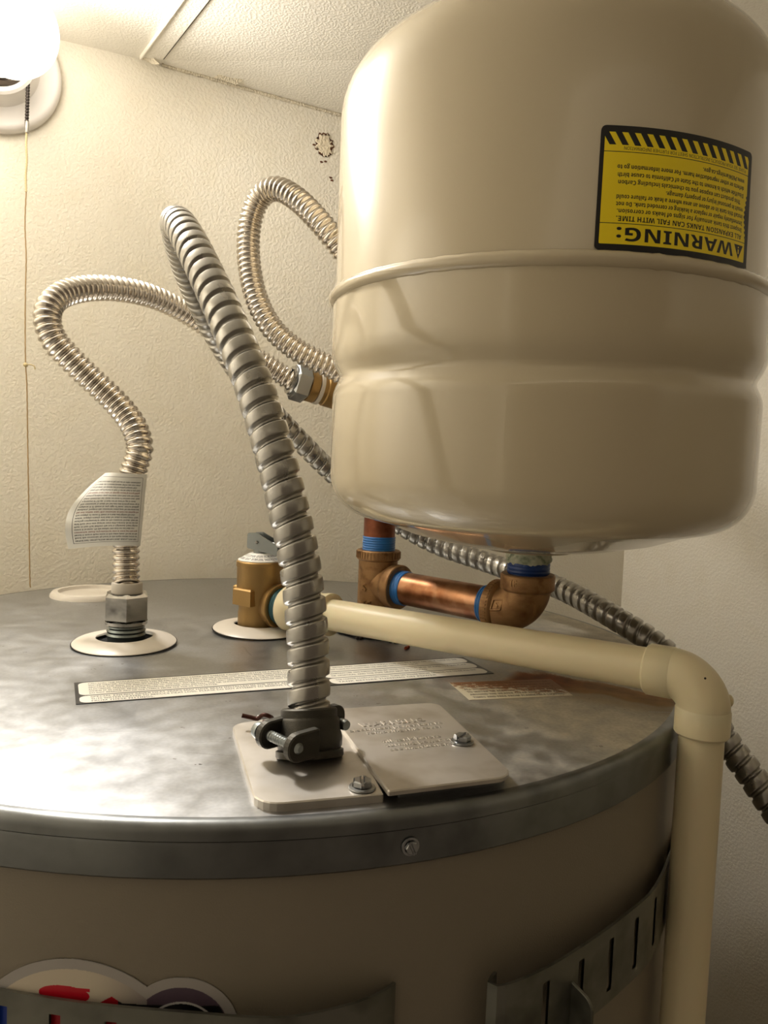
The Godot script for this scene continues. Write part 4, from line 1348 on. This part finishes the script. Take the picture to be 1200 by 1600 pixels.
func tag_image() -> Image:
	var im := canvas(560, 720, Color(0.78, 0.77, 0.74))
	var ink := Color(0.10, 0.10, 0.11)
	var box_ := Rect2i(36, 40, 488, 640)
	for x in range(box_.position.x, box_.end.x):
		for k in 3:
			im.set_pixel(x, box_.position.y + k, ink)
			im.set_pixel(x, box_.end.y + k, ink)
	for y in range(box_.position.y, box_.end.y):
		for k in 3:
			im.set_pixel(box_.position.x + k, y, ink)
			im.set_pixel(box_.end.x + k, y, ink)
	var rows := ["IMPORTANT INSTALLATION INSTRUCTIONS. READ ALL STEPS FIRST", "Bend the connector by hand to the shape needed and do not", "bend it more than once in the same place. Do not let the", "connector touch any electrical wire or metal part that may", "cause it to wear. Fit the washer into each nut and make sure", "that it lies flat before the nut is tightened. Hand tighten", "and then turn one quarter more with a wrench. Do not use any", "sealing compound or tape on the connector threads. Open the", "water supply slowly and look for leaks at every joint. Close", "the supply at once if there is a leak and tighten the nuts.", "Do not solder near this connector as heat can damage the", "washers. Inspect the connector every year for corrosion and", "replace it if there is any sign of wear, rust or leaking.", "The connector is made for hot and cold drinking water up to", "a pressure of 125 psi. It must not be used for gas or steam.", "Some chemicals can cause corrosion of stainless steel. Keep", "cleaning products away and never store them near the heater.", "The maker is not liable for damage caused by wrong fitting.", "Keep this tag attached so that it can be read at any time", "by the owner, the plumber and the building inspector here.", "If in doubt ask a licensed plumber before you start work.", "Check local codes as they may ask for other connections."]
	for i in rows.size():
		write(im, rows[i], 48, 72 + i * 27, 22, ink if i % 7 != 3 else Color(0.35, 0.14, 0.12), true, 462.0 if i % 5 != 4 else 430.0)
	return im


# ------------------------------------------------------------------ electrical conduit
func build_conduit() -> void:
	var b: Vector3 = Vector3(-0.0429, 1.3036, 0.2414)
	var o := thing("electrical_conduit", b, "ribbed flexible metal conduit arching from the heater's access plate and back behind the tank", "conduit")
	var tilt: Vector3 = ((Vector3(-0.0412, 1.3420, 0.2304)) - b).normalized()
	var f := frame(b, tilt)
	var pts := [b + tilt * 0.008, b + tilt * 0.020, Vector3(-0.0412, 1.3420, 0.2304), Vector3(-0.0413, 1.3576, 0.2270), Vector3(-0.0424, 1.3763, 0.2225), Vector3(-0.0450, 1.3967, 0.2178), Vector3(-0.0493, 1.4202, 0.2109), Vector3(-0.0543, 1.4441, 0.2027), Vector3(-0.0597, 1.4681, 0.1920), Vector3(-0.0658, 1.4905, 0.1790), Vector3(-0.0717, 1.5139, 0.1605), Vector3(-0.0772, 1.5374, 0.1378), Vector3(-0.0808, 1.5574, 0.1129), Vector3(-0.0820, 1.5716, 0.0872), Vector3(-0.0794, 1.5792, 0.0572), Vector3(-0.0723, 1.5777, 0.0221), Vector3(-0.0594, 1.5694, -0.0210), Vector3(-0.0396, 1.5529, -0.0659), Vector3(-0.0128, 1.5253, -0.1014), Vector3(0.0177, 1.4967, -0.1242), Vector3(0.0435, 1.4745, -0.1310), Vector3(0.0679, 1.4521, -0.1317), Vector3(0.0969, 1.4273, -0.1336), Vector3(0.1309, 1.4015, -0.1331), Vector3(0.1675, 1.3765, -0.1205), Vector3(0.1982, 1.3590, -0.1002), Vector3(0.2226, 1.3497, -0.0722), Vector3(0.2370, 1.3443, -0.0512), Vector3(0.2471, 1.3392, -0.0113), Vector3(0.2519, 1.3356, 0.0240), Vector3(0.2546, 1.3302, 0.0563), Vector3(0.2583, 1.3218, 0.0914), Vector3(0.2669, 1.3115, 0.1179), Vector3(0.2751, 1.2963, 0.1413), Vector3(0.2792, 1.2739, 0.1633), Vector3(0.2847, 1.2504, 0.1816), Vector3(0.2895, 1.2357, 0.1957), Vector3(0.2939, 1.2199, 0.2097), Vector3(0.3072, 1.1871, 0.2344), Vector3(0.6450, 0.9606, 0.1042)]
	var c := smooth_path(pts)
	var pitch := 0.0094
	# interlocked strip: a broad crown, a short step and a groove, winding as a helix
	var crown := func(s: float, th: float) -> float:
		var q := fposmod(s / pitch - th / TAU, 1.0)
		var k := smoothstep(0.0, 0.10, q) * (1.0 - smoothstep(0.74, 0.86, q))
		return 0.0078 + 0.0017 * k + 0.0003 * sin(PI * clampf(q / 0.85, 0, 1))
	put("armor", sweep(c, crown, pitch / 18.0, 40), made.conduit, o)
	# the die-cast clamp connector
	var con := lathe([Vector2(0.0, 0.0), Vector2(0.0148, 0.0), Vector2(0.0152, 0.0006), Vector2(0.0152, 0.0030), Vector2(0.0140, 0.0036), Vector2(0.0146, 0.0046), Vector2(0.0148, 0.0085), Vector2(0.0143, 0.0105), Vector2(0.0139, 0.0115), Vector2(0.0137, 0.0160), Vector2(0.0132, 0.0168), Vector2(0.0128, 0.0172), Vector2(0.0128, 0.0205), Vector2(0.0120, 0.0212), Vector2(0.0102, 0.0212), Vector2(0.0090, 0.0195), Vector2(0.0, 0.0195)], 48, f)
	var cn := put("clamp_connector", con, made.cast, o)
	# two ears with the clamping screw between them
	var to := ((cam.position - b) * Vector3(1, 0, 1)).normalized()
	to = to.rotated(Vector3.UP, 0.70)
	var lf := -Vector3.UP.cross(to)
	var ears := MB.new()
	for e in [[0.0115, 0.0042], [-0.0085, 0.0042]]:
		var at_ear := b + lf * 0.0165 + to * float(e[0]) + Vector3(0, 0.0115, 0)
		var fe := Transform3D(Basis(lf, to, lf.cross(to)).orthonormalized(), at_ear)
		ears.join(slab(rounded([Vector2(-0.011, -0.0062), Vector2(0.0062, -0.0062), Vector2(0.0062, 0.0062), Vector2(-0.011, 0.0062)], [0.001, 0.006, 0.006, 0.001], 6), -0.0018, 0.0018, 0.0006, fe))
	put("clamp_ear", ears, made.cast, cn)
	var fs := Transform3D(Basis(lf, to, lf.cross(to)).orthonormalized(), b + lf * 0.0175 + Vector3(0, 0.0118, 0))
	var th := []
	for i in 34:
		th.append(Vector2(0.0021 + 0.0003 * (i % 2), -0.013 + 0.0008 * i))
	put("clamp_screw", lathe([Vector2(0.0, -0.0165), Vector2(0.0035, -0.0160), Vector2(0.0040, -0.0140), Vector2(0.0040, -0.0125)] + th + [Vector2(0.0014, 0.0148), Vector2(0.0, 0.0150)], 20, fs), made.zinc, cn)
	# the rear saddle lug on the other side
	var rg := -lf
	var fl := Transform3D(Basis(rg, to, rg.cross(to)).orthonormalized(), b + rg * 0.0150 - to * 0.001 + Vector3(0, 0.0145, 0))
	put("clamp_ear", slab(rounded([Vector2(-0.009, -0.0060), Vector2(0.0050, -0.0060), Vector2(0.0050, 0.0060), Vector2(-0.009, 0.0060)], [0.001, 0.005, 0.005, 0.001], 6), -0.0020, 0.0020, 0.0006, fl), made.cast, cn)
	var fr := frame(b + rg * 0.0152 + to * 0.004 + Vector3(0, 0.0128, 0), to)
	put("clamp_screw", lathe([Vector2(0.0, 0.0035), Vector2(0.0022, 0.0032), Vector2(0.0026, 0.002), Vector2(0.0026, -0.004)], 16, fr), made.zinc, cn)


# ------------------------------------------------------------------ white trim discs round the ports
func disc(f: Transform3D, called: String, label: String) -> void:
	var o := thing(called, f.origin, label, "trim disc")
	# a shallow dome with a ragged hole for the pipe
	var n := 72
	var m := MB.new()
	var prof := [Vector2(0.0178, 0.0046), Vector2(0.0200, 0.0050), Vector2(0.0270, 0.0036), Vector2(0.0345, 0.0014), Vector2(0.0356, 0.0006), Vector2(0.0354, 0.0)]
	m = lathe(prof, n, f)
	for i in m.v.size():
		var l := f.affine_inverse() * m.v[i]
		var rr := Vector2(l.x, l.z).length()
		if rr < 0.0182:
			var a := atan2(l.z, l.x)
			var k := 1.0 + 0.12 * maxf(0.0, cos(a * 2.0 + 0.4))
			m.v[i] = f * Vector3(l.x * k, l.y, l.z * k)
	put("rim_disc", m, made.white_plastic, o)
	put("foam_ring", lathe([Vector2(0.0355, 0.0), Vector2(0.0362, 0.0003), Vector2(0.0362, -0.0002)], 64, f), made.dark, o)
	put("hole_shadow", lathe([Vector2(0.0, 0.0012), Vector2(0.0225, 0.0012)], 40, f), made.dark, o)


func build_discs() -> void:
	var tip := Vector3(-0.02, 1, 0.05)
	disc(frame((Vector3(-0.0989, 1.3000, -0.0076)) + Vector3(0, 0.0012, 0), Vector3(-0.01, 1, 0.035)), "trim_disc", "white plastic trim disc round the base of the left water hose")
	disc(frame((Vector3(0.0044, 1.3000, -0.0300)) + Vector3(0, 0.0012, 0), Vector3(0.01, 1, 0.03)), "trim_disc", "white plastic trim disc round the base of the relief valve")
	disc(frame((Vector3(0.0991, 1.3000, -0.0074)) + Vector3(0, 0.0008, 0), Vector3(0.0, 1, 0.0)), "trim_disc", "white plastic trim disc under the brass tee, half hidden by the drain pipe")
	var c: Vector3 = Vector3(-0.1114, 1.3000, -0.2116)
	var o := thing("port_cap", c, "flat white dished plastic cap at the back left of the heater top", "plastic cap")
	put("dish", lathe([Vector2(0.0, 0.0012), Vector2(0.0255, 0.0010), Vector2(0.0275, 0.0018), Vector2(0.0285, 0.0048), Vector2(0.0300, 0.0054), Vector2(0.0335, 0.0046), Vector2(0.0355, 0.0020), Vector2(0.0358, -0.0004)], 64, frame(c, Vector3.UP)), made.white_plastic, o)


# ------------------------------------------------------------------ perforated straps round the jacket
func strap_mesh(path: Array, y1: float, y0: float, slots: Array) -> MB:
	# path: points in plan (x, z); slots: [distance along, width] pairs cut right through
	var m := MB.new()
	var curve := Curve2D.new()
	curve.bake_interval = 0.002
	for i in path.size():
		var a: Vector2 = path[maxi(i - 1, 0)]
		var b: Vector2 = path[mini(i + 1, path.size() - 1)]
		var d := (b - a).normalized()
		curve.add_point(path[i], -d * path[i].distance_to(a) / 3.0, d * path[i].distance_to(b) / 3.0)
	var total := curve.get_baked_length()
	var cuts := [0.0]
	var s := 0.0
	while s < total:
		cuts.append(s)
		s += 0.004
	cuts.append(total)
	for q in slots:
		cuts.append(q[0] - q[1] / 2)
		cuts.append(q[0] + q[1] / 2)
	cuts.sort()
	var hs := [0.0, 0.16, 0.84, 1.0]
	var at_s := func(x: float, side: float) -> Vector2:
		var p := curve.sample_baked(x, true)
		var t := (curve.sample_baked(minf(x + 0.002, total), true) - curve.sample_baked(maxf(x - 0.002, 0.0), true)).normalized()
		return p + Vector2(-t.y, t.x) * 0.0007 * side
	for i in cuts.size() - 1:
		if cuts[i + 1] - cuts[i] < 1e-5:
			continue
		var mid: float = (cuts[i] + cuts[i + 1]) / 2
		var open := false
		for q in slots:
			if absf(mid - q[0]) < q[1] / 2:
				open = true
		var a0: Vector2 = at_s.call(cuts[i], 1.0)
		var a1: Vector2 = at_s.call(cuts[i + 1], 1.0)
		var b0: Vector2 = at_s.call(cuts[i], -1.0)
		var b1: Vector2 = at_s.call(cuts[i + 1], -1.0)
		var n3 := Vector3((a0 - b0).x, 0, (a0 - b0).y)
		var t3 := Vector3((a1 - a0).x, 0, (a1 - a0).y)
		for j in 3:
			if open and j == 1:
				continue
			var ya := lerpf(y0, y1, hs[j])
			var yb := lerpf(y0, y1, hs[j + 1])
			m.flat_quad(Vector3(a0.x, ya, a0.y), Vector3(a1.x, ya, a1.y), Vector3(a1.x, yb, a1.y), Vector3(a0.x, yb, a0.y), n3)
			m.flat_quad(Vector3(b0.x, ya, b0.y), Vector3(b1.x, ya, b1.y), Vector3(b1.x, yb, b1.y), Vector3(b0.x, yb, b0.y), -n3)
		m.flat_quad(Vector3(a0.x, y1, a0.y), Vector3(a1.x, y1, a1.y), Vector3(b1.x, y1, b1.y), Vector3(b0.x, y1, b0.y), Vector3.UP)
		m.flat_quad(Vector3(a0.x, y0, a0.y), Vector3(a1.x, y0, a1.y), Vector3(b1.x, y0, b1.y), Vector3(b0.x, y0, b0.y), Vector3.DOWN)
		if i == 0 or i == cuts.size() - 2:
			var e0 := a0 if i == 0 else a1
			var e1 := b0 if i == 0 else b1
			m.flat_quad(Vector3(e0.x, y0, e0.y), Vector3(e1.x, y0, e1.y), Vector3(e1.x, y1, e1.y), Vector3(e0.x, y1, e0.y), -t3 if i == 0 else t3)
	return m


func ring_point(th: float, r: float) -> Vector2:
	return Vector2(cos(th), sin(th)) * r


func build_straps() -> void:
	# right strap: from behind the heater forward to a folded end in front
	var p := []
	for i in 16:
		var t := i / 15.0
		var th := lerpf(0.15, 1.30, t)
		p.append(ring_point(th, 0.2985 + 0.0075 * smoothstep(0.55, 1.0, t) + 0.0006 * sin(i * 2.1)))
	p.append(ring_point(1.40, 0.3085))
	p.append(ring_point(1.465, 0.3100))
	p.append(ring_point(1.512, 0.3095))
	p.append(ring_point(1.520, 0.3060))
	p.append(ring_point(1.500, 0.3020))
	var o := thing("metal_strap", Vector3(0, 1.189, 0.3), "slotted steel strap round the right side of the heater, ending in a folded hook", "metal strap")
	var slots := []
	for i in 9:
		slots.append([0.3860 - 0.0245 * i, 0.0042])
	put("band", strap_mesh(p, 1.2262, 1.1888, slots), made.strap, o)
	var lt: Vector2 = ring_point(1.372, 0.3075)
	var d := Vector2(-sin(1.372), cos(1.372))
	var n := Vector2(cos(1.372), sin(1.372))
	var fl := Transform3D(Basis(Vector3(n.x, 0, n.y), Vector3(d.x, 0, d.y), Vector3(n.x, 0, n.y).cross(Vector3(d.x, 0, d.y))), Vector3(lt.x, 1.199, lt.y))
	put("bent_tab", slab(rounded([Vector2(0.0, -0.014), Vector2(0.0125, -0.011), Vector2(0.0125, 0.011), Vector2(0.0, 0.014)], [0.0, 0.006, 0.006, 0.0], 6), -0.0007, 0.0007, 0.0003, fl), made.strap, o)
	# left strap: comes round from the left and springs away from the jacket at its end
	var q := []
	for i in 12:
		var th := lerpf(2.9, 2.2, i / 11.0)
		q.append(ring_point(th, 0.2988))
	q.append(ring_point(2.05, 0.3000))
	q.append(ring_point(1.92, 0.3030))
	q.append(ring_point(1.80, 0.3085))
	q.append(ring_point(1.715, 0.3060))
	q.append(ring_point(1.665, 0.3015))
	q.append(ring_point(1.650, 0.2985))
	var l := thing("metal_strap", Vector3(0, 1.189, 0.3), "slotted steel strap across the sticker on the front left of the heater", "metal strap")
	var ls := []
	for i in 6:
		ls.append([0.222 + 0.0220 * (i - 0), 0.0046])
	put("band", strap_mesh(q, 1.2305, 1.1930, ls), made.strap, l)


# ------------------------------------------------------------------ small loose things
func build_bits() -> void:
	# a stub of bare wire with a nut on the edge of the access plate
	var w0: Vector3 = Vector3(-0.0632, 1.3100, 0.1968)
	var o := thing("ground_wire", w0, "short bent brown ground wire beside the conduit connector", "wire")
	var pts := [w0, Vector3(-0.0590, 1.3090, 0.1980), Vector3(-0.0559, 1.3085, 0.1994), Vector3(-0.0540, 1.3110, 0.2018), Vector3(-0.0514, 1.3105, 0.2030), Vector3(-0.0481, 1.3070, 0.1972), Vector3(-0.0486, 1.3045, 0.1944), Vector3(-0.0501, 1.3030, 0.1893)]
	put("strand", sweep(smooth_path(pts), func(_s, _t): return 0.0011, 0.001, 10, 0.0, -1.0, true), made.wire, o)
	put("nut", hex_nut(0.0036, 0.0045, frame(Vector3(-0.0480, 1.3000, 0.1819), Vector3.UP)), made.screw, o)
	# crumbs of dirt and rust on the lid in front of the tee
	var rng := RandomNumberGenerator.new()
	rng.seed = 5
	var spots := [[Vector2(0.0716, 0.0185), 0.0026, "dirt", "dark crumb of dirt on the lid, leftmost in front of the brass tee"], [Vector2(0.0906, 0.0342), 0.0018, "dirt", "dark crumb of dirt on the lid, left one of two under the drain pipe"], [Vector2(0.0936, 0.0371), 0.0020, "dirt", "dark crumb of dirt on the lid, right one of two under the drain pipe"], [Vector2(0.0939, 0.0558), 0.0026, "rust_crumb", "orange rust crumb on the lid in front of the drain pipe"]]
	for s in spots:
		var at: Vector2 = s[0]
		var m := MB.new()
		for k in 4:
			var p := Vector3(at.x + rng.randf_range(-1, 1) * s[1], LID + 0.0004, at.y + rng.randf_range(-1, 1) * s[1] * 0.6)
			m.join(lathe([Vector2(0.0, -0.0006)] + arc(0, 0, s[1] * rng.randf_range(0.35, 0.6), -60, 90, 3), 6, frame(p, Vector3(rng.randf_range(-0.5, 0.5), 1, rng.randf_range(-0.5, 0.5))), true))
		tag(put("crumb", m, made[s[2]]), s[3], "crumb", "crumbs on the heater lid")
